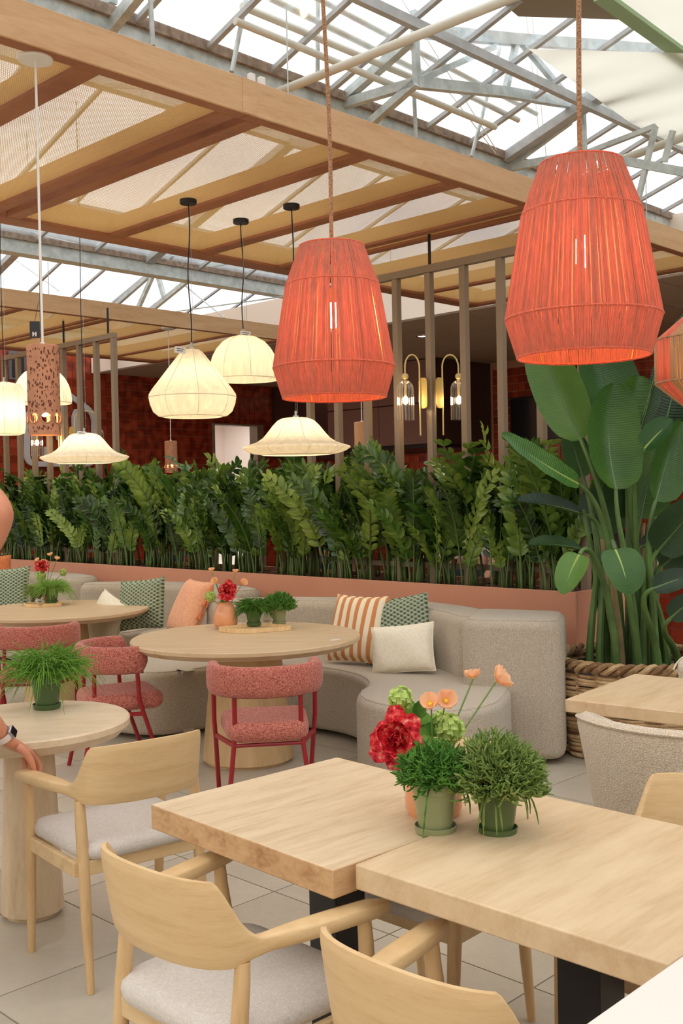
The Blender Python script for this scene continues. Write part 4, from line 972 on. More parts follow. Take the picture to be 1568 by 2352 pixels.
# ================================================================ WOODEN ARMCHAIRS
def wood_chair(label,loc,az):
    # az: facing direction, degrees clockwise from the viewing direction; local +Y is forward
    t=thing('wooden_armchair',label,'chair',loc,-R(az))
    rings=[]; N=88; n=14
    for i in range(N+1):
        s=-1+2*i/N; a=abs(s); sg=-1 if s<0 else 1
        # plan curve: rear bow then arms
        th=min(a/.52,1)*R(78); xr=.212*math.sin(th)/math.sin(R(78)); yr=-.215-.045*math.cos(th)
        if a>.52:
            q=(a-.52)/.48; xr=.212+.066*q; yr=-.215-.045*math.cos(R(78))+.36*q
            tang=None
        else: tang=None
        if a<.52:
            yr=-.262+.085*(a/.52)**2.2*1.0
        else: yr=-.177+.39*((a-.52)/.48)
        back=1-sstep(.43,.58,a); top=lerp(.658,.806-.010*(a/.45)**2,back); bot=lerp(.622,.600+.006*a,1-sstep(.46,.62,a))
        wd=lerp(.050+.012*math.sin(max(0,(a-.6)/.4)*PI),.021,1-sstep(.48,.72,a)); 
        if a>.93: wd*=1-.55*((a-.93)/.07)**2; top-=.008*((a-.93)/.07)**2
        rings.append((Vector((sg*xr if a>0 else 0,yr,0)),top,bot,wd,back))
    R2=[]
    for i,(c,top,bot,wd,back) in enumerate(rings):
        p=rings[max(0,i-1)][0]; q=rings[min(N,i+1)][0]; tg=(q-p).normalized(); nr=Vector((tg.y,-tg.x,0)); out=[]
        zm=(top+bot)/2; hh=(top-bot)/2
        for k in range(n):
            an=2*PI*k/n; e=.45; cx=math.copysign(abs(math.cos(an))**e,math.cos(an)); cz=math.copysign(abs(math.sin(an))**e,math.sin(an))
            lean=-.05*back*(cz*hh+hh)/.17*1.0
            out.append(c+nr*(wd/2*cx)+Vector((0,0,zm+hh*cz))+(nr*(-lean) if False else Vector((0,lean*.6,0))))
        R2.append(out)
    MB().loft(R2).build('backrest_and_arms',M['oak_back'],t,angle=50)
    for sx in (-1,1):
        MB().tube([(sx*.212,-.172,.612),(sx*.212,-.176,.57),(sx*.212,-.19,.44),(sx*.213,-.212,.2),(sx*.215,-.235,0)],[.0165,.0185,.0205,.0175,.0125],14).build('leg',M['oak_leg'],t)
        MB().tube([(sx*.262,.15,.63),(sx*.262,.155,.57),(sx*.252,.172,.42),(sx*.25,.185,.2),(sx*.248,.198,0)],[.016,.018,.0205,.0175,.0125],14).build('leg',M['oak_leg'],t)
    for a,b in (((-.23,-.195,.395),(.23,-.195,.395)),((-.25,.172,.395),(.25,.172,.395)),((-.235,-.19,.395),(-.25,.172,.395)),((.235,-.19,.395),(.25,.172,.395))): MB().beam(a,b,.022,.05).build('seat_rail',M['oak'],t,smooth=False,bevel=.004)
    pts=rounded([Vector(p) for p in ((-.225,-.225),(.225,-.225),(.25,.225),(-.25,.225))],.09,7)
    mb=MB(); ol=[Vector((p.x,p.y,0)) for p in pts]; rr=[]
    for k,(sc,z) in enumerate(((.93,.412),(.985,.42),(1.0,.436),(.985,.452),(.93,.463),(.80,.470),(.55,.474),(.25,.476),(.02,.4765))): rr.append([Vector((p.x*sc,p.y*sc,z+.008*(p.x/.25)**2*(sc>.5))) for p in ol])
    mb.loft(rr).build('seat',M['seat_grey'],t,angle=60)
    return t
C1=Vector((-.81,3.70,0))
wood_chair('pale oak armchair whose arm the standing man holds, at the travertine table',C1,-37)
wood_chair('pale oak armchair pushed under the left near table, seen from behind',W(1.60,1.925,0),44.3)
wood_chair('pale oak armchair cut by the lower frame edge at the right near table',W(1.60,1.20,0),44.3)
wood_chair('pale oak armchair on the far side of the near table, hidden behind the pots',W(2.40,2.03,0),224.3)
wood_chair('pale oak armchair on the far side of the right near table, backrest rising above it',W(2.47,1.235,0),222)
# ================================================================ RED CHAIRS
def red_chair(label,loc,az):
    t=thing('red_armchair',label,'chair',loc,-R(az)); rings=[]; N=48; n=16
    for i in range(N+1):
        f=-1+2*i/N; ph=f*R(118); x=.262*math.sin(ph); y=-.215*math.cos(ph)
        if abs(ph)>R(90): x=.262*math.copysign(1,ph)-.0*ph; y=.262*(abs(ph)-R(90))*.9
        tg=Vector((math.cos(ph),math.sin(ph),0)) if abs(ph)<R(90) else Vector((0,math.copysign(1,ph),0)); nr=Vector((tg.y,-tg.x,0))
        e=1-max(0,(abs(f)-.90)/.10)**2*.75; hh=.078*e; ww=.037*e; out=[]
        for k in range(n):
            an=2*PI*k/n; cx=math.copysign(abs(math.cos(an))**.7,math.cos(an)); cz=math.copysign(abs(math.sin(an))**.7,math.sin(an)); out.append(Vector((x,y,.675))+nr*ww*cx+Vector((0,0,hh*cz)))
        rings.append(out)
    MB().loft(rings).build('backrest',M['red_fabric'],t,angle=70)
    pts=rounded([Vector(p) for p in ((-.20,-.225),(.20,-.225),(.235,.23),(-.235,.23))],.10,8)
    MB().puff(pts,.375,.475,.045,.04,6).build('seat',M['red_fabric'],t,angle=70)
    for sx in (-1,1):
        MB().tube([(sx*.165,-.17,.61),(sx*.165,-.172,.46),(sx*.172,-.185,.36),(sx*.215,-.262,0)],.0125,10).build('leg',M['red_steel'],t)
        MB().tube([(sx*.262,.055,.615),(sx*.262,.065,.45),(sx*.256,.09,.36),(sx*.24,.205,0)],.0125,10).build('leg',M['red_steel'],t)
        MB().beam((sx*.17,-.182,.362),(sx*.257,.09,.362),.012,.022).build('side_rail',M['red_steel'],t,smooth=False)
    MB().tube([(-.172,-.185,.362),(.172,-.185,.362)],.010,8).build('cross_rail',M['red_steel'],t)
    pr=[]
    for i in range(33):
        f=-1+2*i/32; ph=f*R(112); x=.262*math.sin(ph); y=-.215*math.cos(ph)
        if abs(ph)>R(90): x=.262*math.copysign(1,ph); y=.262*(abs(ph)-R(90))*.9
        pr.append((x,y,.603))
    MB().tube(pr,.008,6).build('back_rail',M['red_steel'],t)
    return t
red_chair('red fabric armchair facing the centre round table, seen from behind',Vector((-.41,5.40,0)),-8)
red_chair('red fabric armchair turned sideways, left of the centre round table',Vector((-1.34,6.22,0)),66)
red_chair('red fabric armchair at the left round table, cut by the photo edge',Vector((-2.12,7.22,0)),-4)
# ================================================================ BOUCLE CHAIRS
def boucle_chair(label,loc,az):
    t=thing('boucle_chair',label,'chair',loc,-R(az))
    def P(ph,z,o):
        q=(z-.40)/.42; rx=lerp(.25,.325,q)+o; ry=lerp(.22,.30,q)+o; return Vector((rx*math.sin(ph),-ry*math.cos(ph)+.02,z))
    rings=[]; N=44
    for i in range(N+1):
        f=-1+2*i/N; ph=f*R(102); zt=.815-.09*abs(f)**3; e=1-max(0,(abs(f)-.88)/.12)**2*.6; out=[]
        prof=[(.0,.40),(.02,.388),(.05,.40)]+[(.055,lerp(.42,zt-.04,k/5)) for k in range(6)]+[(.045,zt-.012),(.02,zt),(-.01,zt-.012),(-.02,zt-.05)]+[(-.025,lerp(zt-.08,.44,k/4)) for k in range(5)]
        for o_,z in prof: out.append(P(ph,z,o_*e))
        rings.append(out)
    MB().loft(rings).build('shell',M['boucle'],t,angle=70)
    sm=[P(-R(102)+2*R(102)*i/40,.800-.09*abs(-1+2*i/40)**3,.052) for i in range(41)]; MB().tube(sm,.0055,5).build('piping',M['boucle'],t)
    MB().puff(rounded([Vector(p) for p in ((-.23,-.22),(.23,-.22),(.26,.28),(-.26,.28))],.10,7),.36,.47,.05,.03).build('seat',M['boucle'],t,angle=70)
    for sx in (-1,1):
        for y,yb in ((-.17,-.23),(.2,.25)): MB().tube([(sx*.19,y,.385),(sx*.235,yb,0)],[.016,.011],10).build('leg',M['black'],t)
        MB().beam((sx*.245,-.12,.36),(sx*.23,-.12,.455),.02,.035).build('bracket',M['black'],t,smooth=False)
    return t
boucle_chair('cream boucle tub chair seen from behind, right of the near table',W(3.45,1.735,0),44.3)
boucle_chair('cream boucle tub chair behind the right table, beside the basket',W(4.86,2.08,0),225)
# ================================================================ WHITE COUNTER AT THE LOWER RIGHT
wc=thing('white_counter','smooth white counter top cutting the lower right corner','counter',W(1.75,.40,0))
uvl(wc,.85,2.7,.12,.738,.86,.90,'worktop',M['white'],wc,.004); uvl(wc,.95,2.6,.2,.66,0,.859,'body',M['white'],wc)
# ================================================================ PENDANT LAMPS
def yarn_shade(t,prof,n,seed,mat,thr,sectors=None):
    # prof: (z, r) rings; strands run over the rings from top to bottom
    r=random.Random(seed); mbs={}
    for k in range(n):
        a=2*PI*k/n+r.uniform(-.35,.35)*2*PI/n; tw=r.uniform(-.012,.012); m=mat
        if sectors: m=sectors[int((a%(2*PI))/(2*PI)*len(sectors))%len(sectors)]
        pts=[]
        for i,(z,rr) in enumerate(prof):
            aa=a+tw*i; pts.append(Vector((rr*math.cos(aa),rr*math.sin(aa),z)))
        mbs.setdefault(m,MB()).tube(pts,thr*r.uniform(.75,1.25),5,cap=False)
    for m,mb in mbs.items(): tag(mb.build('yarn_strands',M[m],t,angle=80),kind='stuff')
def bulb(t,z,L=.075,rr=.016,mat='bulb'):
    b=MB().lathe([(.001,-L/2),(rr*.7,-L/2+.006),(rr,-L/2+.02),(rr,L/2-.02),(rr*.8,L/2),(.001,L/2)],16).build('bulb',M[mat],t); b.location=(0,0,z)
    h=MB().lathe([(.001,0),(.018,0),(.018,.06),(.001,.062)],16).build('lamp_holder',M['brass'],t); h.location=(0,0,z+L/2)
def cord(t,p0,p1,r,mat,wob=0,seed=0,n=24,name='cord'):
    q=random.Random(seed); p0=Vector(p0); p1=Vector(p1); pts=[]; ph=q.uniform(0,6); 
    for i in range(n+1):
        s=i/n; e=math.sin(PI*s); pts.append(p0.lerp(p1,s)+Vector((math.sin(s*7+ph)*wob*e,math.cos(s*5+ph)*wob*.6*e,0)))
    return MB().tube(pts,r,8).build(name,M[mat],t)
def coral_lamp(label,c,ztop,seed):
    t=thing('coral_pendant_lamp',label,'lamp',c)
    prof=[(.0,.213),(.124,.250),(.46,.192),(.62,.132)]
    yarn_shade(t,prof,390,seed,'red_yarn',.0026)
    for z,rr in prof:
        pts=[Vector((rr*math.cos(2*PI*k/64),rr*math.sin(2*PI*k/64),z)) for k in range(64)]; MB().tube(pts,.0042,8,closed=True).build('shade_ring',M['red_ring'],t)
    for k in range(4):
        a=2*PI*k/4+.5; MB().tube([Vector(((rr-.004)*math.cos(a),(rr-.004)*math.sin(a),z)) for z,rr in prof],.0032,6).build('frame_wire',M['brass'],t)
    for k in range(3): a=2*PI*k/3; MB().tube([(0,0,.60),(.13*math.cos(a),.13*math.sin(a),.618)],.003,6).build('spider_arm',M['brass'],t)
    bulb(t,.335,.105,.021,'bulb_coral')
    cord(t,(0,0,.59),(-.02 if seed==1 else -.012,.02,ztop-c.z),.0085,'rope',.012,seed)
    return t
coral_lamp('coral yarn pendant lamp over the joined tables, left one of the pair',at_d(768,913,4.36),5.06,1)
coral_lamp('larger looking coral yarn pendant lamp on a braided rope, right one of the pair',at_d(1340,818,3.44),4.97,2)
# striped lantern at the frame edge
c3=at_d(1636,915,4.2); t=thing('striped_pendant_lamp','coral and natural striped yarn lantern cut by the right photo edge','lamp',c3)
pf=[(-.06,.07),(.065,.218),(.235,.218),(.35,.08)]
yarn_shade(t,pf,330,5,'red_yarn',.0026,['natural_yarn','red_yarn']*7)
for z,rr in pf: MB().tube([Vector((rr*math.cos(2*PI*k/48),rr*math.sin(2*PI*k/48),z)) for k in range(48)],.004,6,closed=True).build('shade_ring',M['rope'],t)
bulb(t,.14,.07,.016,'bulb_ceramic'); cord(t,(0,0,.2),(0,0,5.0-c3.z),.005,'rope',0)
# cream pleated shades
def tagcard(t,loc,rz=0,lines=2):
    o=MB().box((0,0,0),(.076,.002,.05)).build('price_tag',M['paper'],t,smooth=False); o.location=loc; o.rotation_euler=(R(-25),R(8),rz)
    for k in range(lines): q=MB().box((0,-.0014,.009-k*.016),(.05-.01*k,.0008,.005)).build('print_line',M['black'],o,smooth=False)
def cream_lamp(label,c,prof,up,rose=None,mat='black',power=5,seams=8,tagp=None,zend=None,seed=0,inner=None,wob=.012):
    t=thing('cream_pendant_lamp',label,'lamp',c); n=96
    mb=MB(); rings=[]
    for i,(r_,z) in enumerate(prof): rings.append([Vector((r_*(1+.006*math.cos(k*2*PI/2.0/ (n/ n) ) )*math.cos(2*PI*k/n),r_*(1+.006*(k%2))*math.sin(2*PI*k/n),z)) for k in range(n)])
    mb.loft(rings,cap=False).build('shade',M['cream_shade'],t,angle=80)
    for k in range(seams):
        a=2*PI*(k+.35)/seams; MB().tube([Vector((r_*1.004*math.cos(a),r_*1.004*math.sin(a),z)) for r_,z in prof],.0022,5).build('seam',M['ivory'],t)
    for r_,z in (prof[0],prof[-1]): 
        if r_>.03: MB().tube([Vector((r_*math.cos(2*PI*k/64),r_*math.sin(2*PI*k/64),z)) for k in range(64)],.004,6,closed=True).build('shade_ring',M['ivory'],t)
    if len(prof)==13:
        r_,z=prof[4]; MB().tube([Vector(((r_+.001)*math.cos(2*PI*k/64),(r_+.001)*math.sin(2*PI*k/64),z)) for k in range(64)],.003,6,closed=True).build('belly_seam',M['ivory'],t)
    zt=max(z for _,z in prof); zb=min(z for _,z in prof)
    cp=MB().lathe([(.001,0),(.02,0),(.02,.012),(.008,.014),(.008,.045),(.001,.046)],16).build('cap',M['galv'],t); cp.location=(0,0,zt)
    bulb(t,lerp(zb,zt,.45),.06,.022,'bulb_cream')
    if rose is not None:
        rel=Vector(rose)-c; cord(t,(0,0,zt+.03),rel,.0042,mat,wob,seed)
        ro=MB().lathe([(.001,-.028),(.055,-.028),(.058,-.024),(.058,0),(.001,0)],32).build('ceiling_rose',M[mat],t); ro.location=rel
        MB().tube([Vector((.012,0,zt+.03)),rel+Vector((.012,0,-.02))],.0012,4).build('steel_wire',M['galv'],t)
    else: cord(t,(0,0,zt+.03),(0,0,zend-c.z),.0035,mat,.004,seed); MB().tube([(.015,0,zt+.03),(.02,0,zend-c.z)],.0012,4).build('steel_wire',M['galv'],t)
    if tagp: tagcard(t,tagp)
    return t
ZM=3.620
def rose(px,py): p=at_z(px,py,ZM-.014); p.z=ZM; return p
def arcp(r0,r1,z0,z1,n=8,e=1): return [(lerp(r0,r1,math.sin(PI/2*i/n)**e),lerp(z0,z1,1-math.cos(PI/2*i/n))) for i in range(n+1)]
ra=rose(432,464); ca=at_d(437,957,ra.y); ca.x=ra.x+.0
cream_lamp('cream cone shaped pendant lamp with rounded belly beside the dome one',ca,[(.20,.0),(.235,.006),(.268,.035),(.288,.085),(.296,.13),(.294,.15),(.272,.185),(.218,.255),(.164,.325),(.112,.392),(.078,.436),(.055,.455),(.012,.460)],1,ra,tagp=(-.06,-.115,.44),seed=3)
rb_=rose(553,509); cb_=at_d(556,872,rb_.y); cb_.x=rb_.x
cream_lamp('cream dome pendant lamp right behind the cone lamp',cb_,[(.255,0),(.257,.03),(.250,.10),(.232,.165),(.20,.225),(.155,.275),(.10,.308),(.05,.322),(.012,.325)],1,rb_,tagp=(.02,-.06,.325),seed=5)
rc=rose(669,475); cc=at_d(676,1044,rc.y); cc.x=rc.x
UFO=[(.24,0),(.30,.008),(.35,.025),(.378,.045),(.372,.055),(.33,.068),(.28,.085),(.235,.115),(.20,.155),(.165,.20),(.13,.235),(.095,.252),(.05,.258),(.012,.259)]
cream_lamp('cream hat shaped pendant lamp with wide brim beneath the left coral lamp',cc,UFO,1,rc,seed=7)
cream_lamp('cream hat shaped pendant lamp at the left with a price tag',at_d(195,1063,9.2),UFO,1,None,zend=5.04,tagp=(0,-.10,.245),seed=9)
cream_lamp('cream dome pendant lamp half behind the ceramic cylinder lamp',at_d(98,926,9.6),[(.255,0),(.257,.03),(.250,.10),(.232,.165),(.20,.225),(.155,.275),(.10,.308),(.05,.322),(.012,.325)],1,None,zend=4.85,seed=10)
cream_lamp('cream drum pendant lamp cut by the left photo edge',at_d(12,998,9.0),[(.13,0),(.16,.01),(.168,.06),(.170,.16),(.168,.26),(.16,.38),(.13,.425),(.06,.44),(.012,.441)],1,None,zend=4.94,seed=12)
# ceramic cylinder lamps
def ceramic_lamp(label,c,r_,h,rosep,mat='ceramic',holes=8,pits=True,tagcol=False,zend=None,seed=0,wide=1):
    t=thing('ceramic_pendant_lamp',label,'lamp',c); n=holes*8; nzs=20; hz=(h*.13,h*.245)
    # wall with a ring of round openings near the bottom
    vs=[]; fs=[]; zs=[0]+[lerp(hz[0],hz[1],i/6) for i in range(7)]+[lerp(hz[1],h,(i+1)/10) for i in range(10)]
    hr=(hz[1]-hz[0])/2; zc=sum(hz)/2
    def pos(k,j):
        a=2*PI*k/n; z=zs[j]; q=k%8; da=(q-4)*2*PI/n*r_
        return a,z,da
    body=MB()
    for o_,flip in ((0,False),(-.006,True)):
        vv=[]; 
        for j in range(len(zs)):
            for k in range(n): a,z,_=pos(k,j); vv.append(Vector(((r_+o_)*math.cos(a),(r_+o_)*math.sin(a),z)))
        ff=[]
        for j in range(len(zs)-1):
            for k in range(n):
                zc_=(zs[j]+zs[j+1])/2; ac=((k%8)+.5-4)*2*PI/n*r_
                if (ac/(hr*1.0))**2+((zc_-zc)/hr)**2<1.0: continue
                f=(j*n+k,j*n+(k+1)%n,(j+1)*n+(k+1)%n,(j+1)*n+k); ff.append(f[::-1] if flip else f)
        body.add(vv,ff)
    body.lathe([(r_-.006,0),(r_,0)],n); body.lathe([(r_,h),(r_-.004,h+.004),(.001,h+.005)],n)
    body.build('body',M[mat],t,angle=50)
    for k in range(holes):
        a=2*PI*(k*8+4)/n; d=Vector((math.cos(a),math.sin(a),0)); s=Vector((-d.y,d.x,0))
        MB().tube([d*(r_+.001)+s*hr*1.02*math.cos(2*PI*q/20)+Vector((0,0,zc+hr*1.02*math.sin(2*PI*q/20))) for q in range(20)],.0028,6,closed=True).build('opening_rim',M[mat],t)
    if pits:
        q=random.Random(seed); mb=MB()
        for i in range(620):
            a=q.uniform(0,2*PI); z=q.uniform(.012,h-.01)
            if hz[0]-.006<z<hz[1]+.006: continue
            d=Vector((math.cos(a),math.sin(a),0)); s=Vector((-d.y,d.x,0)); w_=q.uniform(.001,.0026)*wide; g=q.uniform(1.2,2.6); c0=d*(r_+.0006)+Vector((0,0,z))
            k=7; mb.add([c0+s*w_*math.cos(2*PI*i_/k)+Vector((0,0,w_*g*math.sin(2*PI*i_/k)*(1.3 if math.sin(2*PI*i_/k)<0 else .8))) for i_ in range(k)],[tuple(range(k))])
        tag(mb.build('pit',M['ceramic_dark'],t),kind='stuff')
    bulb(t,zc+.03,.045,.017,'bulb_ceramic')
    MB().lathe([(.001,h+.02),(.010,h+.018),(.012,h+.004)],14).build('cord_grip',M['white_plastic'],t)
    rel=(Vector(rosep)-c); cord(t,(0,0,h+.012),rel,.0045 if wide==1 else .006,'white_plastic',0)
    ro=MB().lathe([(.001,-.03),(.075,-.03),(.08,-.025),(.08,0),(.001,0)],40).build('ceiling_rose',M['white_plastic'],t); ro.location=rel
    if tagcol:
        x=MB().box((0,0,0),(.045,.002,.075)).build('hang_tag',M['black'],t,smooth=False); x.location=(-.03,-.012,h+.075); x.rotation_euler=(0,0,R(10))
        y=MB().box((0,0,0),(.04,.002,.06)).build('kraft_tag',plain('kraft_card',srgb(190,150,100),.8),t,smooth=False); y.location=(-.028,-.008,h+.03)
        for q in (-.008,.004): z=MB().box((q,-.0015,-.02),(.006,.001,.02)).build('print_mark',M['white'],x,smooth=False)
        z=MB().box((-.002,-.0015,-.019),(.012,.001,.005)).build('print_mark',M['white'],x,smooth=False)
        MB().tube([(-.03,-.012,h+.11),(-.012,-.006,h+.2),(0,0,h+.205)],.0012,4).build('tag_string',M['black'],t)
    return t
rd=at_z(81,130,ZM-.01); rd.z=ZM; cd=at_d(92,1000,rd.y); cd.x=rd.x
ceramic_lamp('large pitted brown ceramic cylinder lamp hanging at the left front',cd,.072,.405,rd,tagcol=True,seed=4,wide=1.6)
re_=at_z(386,753,ZM-.01); re_.z=ZM; ce_=at_d(389,1085,re_.y); ce_.x=re_.x
ceramic_lamp('small slim ceramic cylinder lamp before the red tiled wall',ce_,.075,.37,re_,seed=6)
rf=W(7.0,6.2,ZM); rf=at_d(829,900,9.7); rf.z=ZM; cf=at_d(822,1042,9.7); cf.x=rf.x
ceramic_lamp('smooth peach ceramic cylinder lamp behind the screen slats',cf,.070,.285,rf,mat='peach_ceramic',holes=4,pits=False,seed=8)
# ================================================================ GLASS WALL LIGHTS ON THE SCREENS
def wall_light(label,base,side,arm,sc=1.0):
    # base: point on the slat; side: unit direction the arm swings out to
    t=thing('wall_light',label,'lamp',base); s=Vector(side).normalized(); f=s
    n=s.cross(DZ)
    pts=rounded([Vector(p) for p in ((-.035,-.12),(.035,-.12),(.035,.12),(-.035,.12))],.034,8)
    pn=(s*.55+Vector((0,-1,0))*.85).normalized(); pa=pn.cross(DZ).normalized(); pl_=[s*.012+pa*p.x+DZ*p.y+pn*.004 for p in pts]; plate(pl_,.014,pn).build('back_plate',M['brass'],t,smooth=False)
    x0=s*.045; top=.30*sc
    path=[x0+DZ*-.33*sc,x0+DZ*0,x0+DZ*(top-.10)]+[x0+s*(arm/2*(1-math.cos(a)))+DZ*(top-.10+.10*math.sin(a)) for a in [PI*k/16 for k in range(1,17)]]+[x0+s*arm+DZ*(top-.15)]
    MB().tube(path,.0065,10).build('arm',M['brass_light'],t)
    MB().tube([s*.012,x0],.008,8).build('spacer',M['brass_light'],t)
    e=x0+s*arm+DZ*(top-.17); MB().ball(e,.027,16,12).build('ball_joint',M['brass_light'],t)
    pr=[(.012,-.028),(.030,-.036),(.050,-.058),(.060,-.09),(.062,-.15),(.0625,-.34)]
    rings=[[e+Vector((r_*(1+.075*math.cos(16*a))*math.cos(a),r_*(1+.075*math.cos(16*a))*math.sin(a),z)) for a in [2*PI*k/128 for k in range(128)]] for r_,z in pr]
    MB().loft(rings,cap=False).build('glass_shade',M['ribglass'],t,angle=80)
    MB().tube([e+DZ*-.03,e+DZ*-.15],.011,10).build('lamp_holder',M['brass'],t)
    b=MB().ball((0,0,0),.021,12,10,(1,1,1.5)).build('bulb',M['bulb'],t); b.location=e+DZ*-.185
    return t
b0=W(6.44,5.28,0); 
wall_light('brass wall light with ribbed glass shade swinging left from the right screen slat',W(6.40,5.305,2.37),(-.80,-.2,0),.118)
wall_light('brass wall light with ribbed glass shade swinging right from the right screen slat',W(6.46,5.235,2.37),(.80,.2,0),.135)
wall_light('brass wall light on the left screen, behind the ceramic lamp',W(6.44,10.72,2.30),(-.75,-.2,0),.24)
wall_light('brass wall light on the left screen above the tagged hat lamp',W(6.47,10.60,2.30),(.75,.2,0),.26)
# ================================================================ PEOPLE
def skin_mesh(verts,edges,sub=2,root=0):
    m=bpy.data.meshes.new('skeleton'); m.from_pydata([v for v,_ in verts],edges,[]); o=bpy.data.objects.new('skeleton',m); COL.objects.link(o)
    o.modifiers.new('skin','SKIN'); 
    for i,(_,r_) in enumerate(verts):
        sv=m.skin_vertices[0].data[i]; sv.radius=(r_,r_) if isinstance(r_,(int,float)) else r_; sv.use_root=(i==root)
    s=o.modifiers.new('sub','SUBSURF'); s.levels=sub; s.render_levels=sub
    dg=bpy.context.evaluated_depsgraph_get(); ev=o.evaluated_get(dg); em=ev.to_mesh(); vs=[v.co.copy() for v in em.vertices]; fs=[tuple(p.vertices) for p in em.polygons]; ev.to_mesh_clear()
    bpy.data.objects.remove(o); bpy.data.meshes.remove(m); return vs,fs
def head_mesh(mb,c,rz,s=1.0,tilt=0):
    # ellipsoid skull with brow, nose, chin and ears; faces local +Y
    Mz=Matrix.Rotation(rz,3,'Z')@Matrix.Rotation(tilt,3,'X'); nu,nv=36,28; vs=[]; fs=[]
    for j in range(nv+1):
        th=PI*j/nv; z=math.cos(th)
        for i in range(nu):
            ph=2*PI*i/nu; x=math.sin(th)*math.sin(ph); y=math.sin(th)*math.cos(ph)
            X=.076*x; Y=.098*y; Z=.118*z
            low=sstep(.1,-.9,z); X*=1-.22*low; Y*=1-(.10 if y>0 else .32)*low
            if y>0:
                fr=math.exp(-(x/.17)**2); Y+=fr*(.022*math.exp(-((z+.18)/.14)**2)+.006*math.exp(-((z-.16)/.08)**2)+.010*math.exp(-((z+.78)/.16)**2)+.006*math.exp(-((z+.50)/.07)**2))
                Y-=.012*math.exp(-((abs(x)-.40)/.16)**2)*math.exp(-((z-.04)/.10)**2)
            vs.append(c+Mz@(Vector((X,Y,Z))*s))
    for j in range(nv):
        for i in range(nu): fs.append((j*nu+i,(j+1)*nu+i,(j+1)*nu+(i+1)%nu,j*nu+(i+1)%nu))
    mb.add(vs,fs)
    for sx in (-1,1):
        for q,(r1,r2) in enumerate(((.030,.018),(.024,.012))): mb.ball(c+Mz@(Vector((sx*(.077+.004*q),-.012,-.012))*s),.03*s*(1-.2*q),10,8,(.28,.62,1.0))
    return Mz
def face_bits(t,c,Mz,s):
    for sx in (-1,1): o=MB().ball(c+Mz@(Vector((sx*.030,.083,.004))*s),.011*s,10,8).build('eye',M['eye'],t); o2=MB().ball(c+Mz@(Vector((sx*.030,.0915,.004))*s),.0052*s,8,6).build('iris',M['hair_dark'],t)
    mb=MB().ball(c+Mz@(Vector((0,.098,-.060))*s),.02*s,12,8,(1,.35,.28)); mb.build('mouth',M['lip'],t)
def person(label,loc,az,shirt,trousers,hair,skin='skin2',h=1.74,arms=None,scale=1):
    t=thing('person',label,'person',loc,-R(az)); k=h/1.74
    A=arms or {}
    def V(x,y,z): return Vector((x*k,y*k,z*k))
    Ls=A.get('L',[(-.19,0,1.40),(-.24,-.02,1.12),(-.22,.16,.93),(-.21,.22,.88)]); Rs=A.get('R',[(.19,0,1.40),(.24,-.02,1.12),(.23,.14,.92),(.22,.2,.87)])
    vt=[(V(0,0,.95),.13),(V(0,0,1.12),.125),(V(0,.01,1.30),.14),(V(0,0,1.43),.085),(V(0,.005,1.50),.052),(V(0,.015,1.56),.055)]
    ed=[(0,1),(1,2),(2,3),(3,4),(4,5)]
    for S_ in (Ls,Rs):
        b=len(vt); vt+= [(V(*S_[0]),.062),(V(*S_[1]),.045),(V(*S_[2]),.031),(V(*S_[3]),.034),(V(*(Vector(S_[3])+ (Vector(S_[3])-Vector(S_[2]))*.8)),.022)]
        ed+=[(3,b),(b,b+1),(b+1,b+2),(b+2,b+3),(b+3,b+4)]
    for sx in (-1,1):
        b=len(vt); vt+=[(V(sx*.095,0,.88),.098),(V(sx*.10,.01,.50),.062),(V(sx*.10,-.01,.10),.042),(V(sx*.105,.05,.035),.035),(V(sx*.11,.15,.025),.026)]; ed+=[(0,b),(b,b+1),(b+1,b+2),(b+2,b+3),(b+3,b+4)]
    vs,fs=skin_mesh(vt,ed); mb=MB().add(vs,fs); hc=V(0,.03,1.625); Mz=head_mesh(mb,hc,0,k); mb.build('body',M[skin],t,angle=80); face_bits(t,hc,Mz,k)
    # clothing: slightly larger shells
    g=.013; vt2=[(p,r_+g) for p,r_ in vt[:4]]; ed2=[(0,1),(1,2),(2,3)]
    for b0_ in (6,11):
        b=len(vt2); e=vt[b0_][0].lerp(vt[b0_+1][0],.75); vt2+=[(vt[b0_][0],vt[b0_][1]+g),(e,vt[b0_+1][1]+g+.006)]; ed2+=[(3,b),(b,b+1)]
    vs,fs=skin_mesh(vt2,ed2); MB().add(vs,fs).build('shirt',M[shirt],t,angle=80)
    vt3=[(V(0,0,.93),.142)]; ed3=[]
    for b0_ in (16,21):
        b=len(vt3); vt3+=[(vt[b0_][0],vt[b0_][1]+.012),(vt[b0_+1][0],vt[b0_+1][1]+.014),(vt[b0_+2][0],vt[b0_+2][1]+.02)]; ed3+=[(0,b),(b,b+1),(b+1,b+2)]
    vs,fs=skin_mesh(vt3,ed3); MB().add(vs,fs).build('trousers',M[trousers],t,angle=80)
    if hair:
        hm=MB(); nu,nv=28,12
        def hp2(u,v):
            ph=u*2*PI; lim=lerp(.52,.80,(1-math.cos(ph))/2) ; th=v*PI*lim; x=math.sin(th)*math.sin(ph); y=math.sin(th)*math.cos(ph); z=math.cos(th)
            return hc+Vector((.087*x,.108*y-.004,.127*z+.002))*k*(1+.02*math.sin(ph*9+th*7))
        hm.grid(hp2,nu,nv).build('hair',M[hair],t,angle=80)
    return t
person('person in a green shirt standing behind the planter, mostly hidden by leaves',at_d(748,1200,10.9)*Vector((1,1,0)) if False else Vector((-.10,10.9,0)),200,'shirt_green','trousers','hair_dark')
person('person with brown hair and red top behind the planter at the left',Vector((-2.02,12.2,0)),150,'shirt_red','trousers','hair',h=1.68)
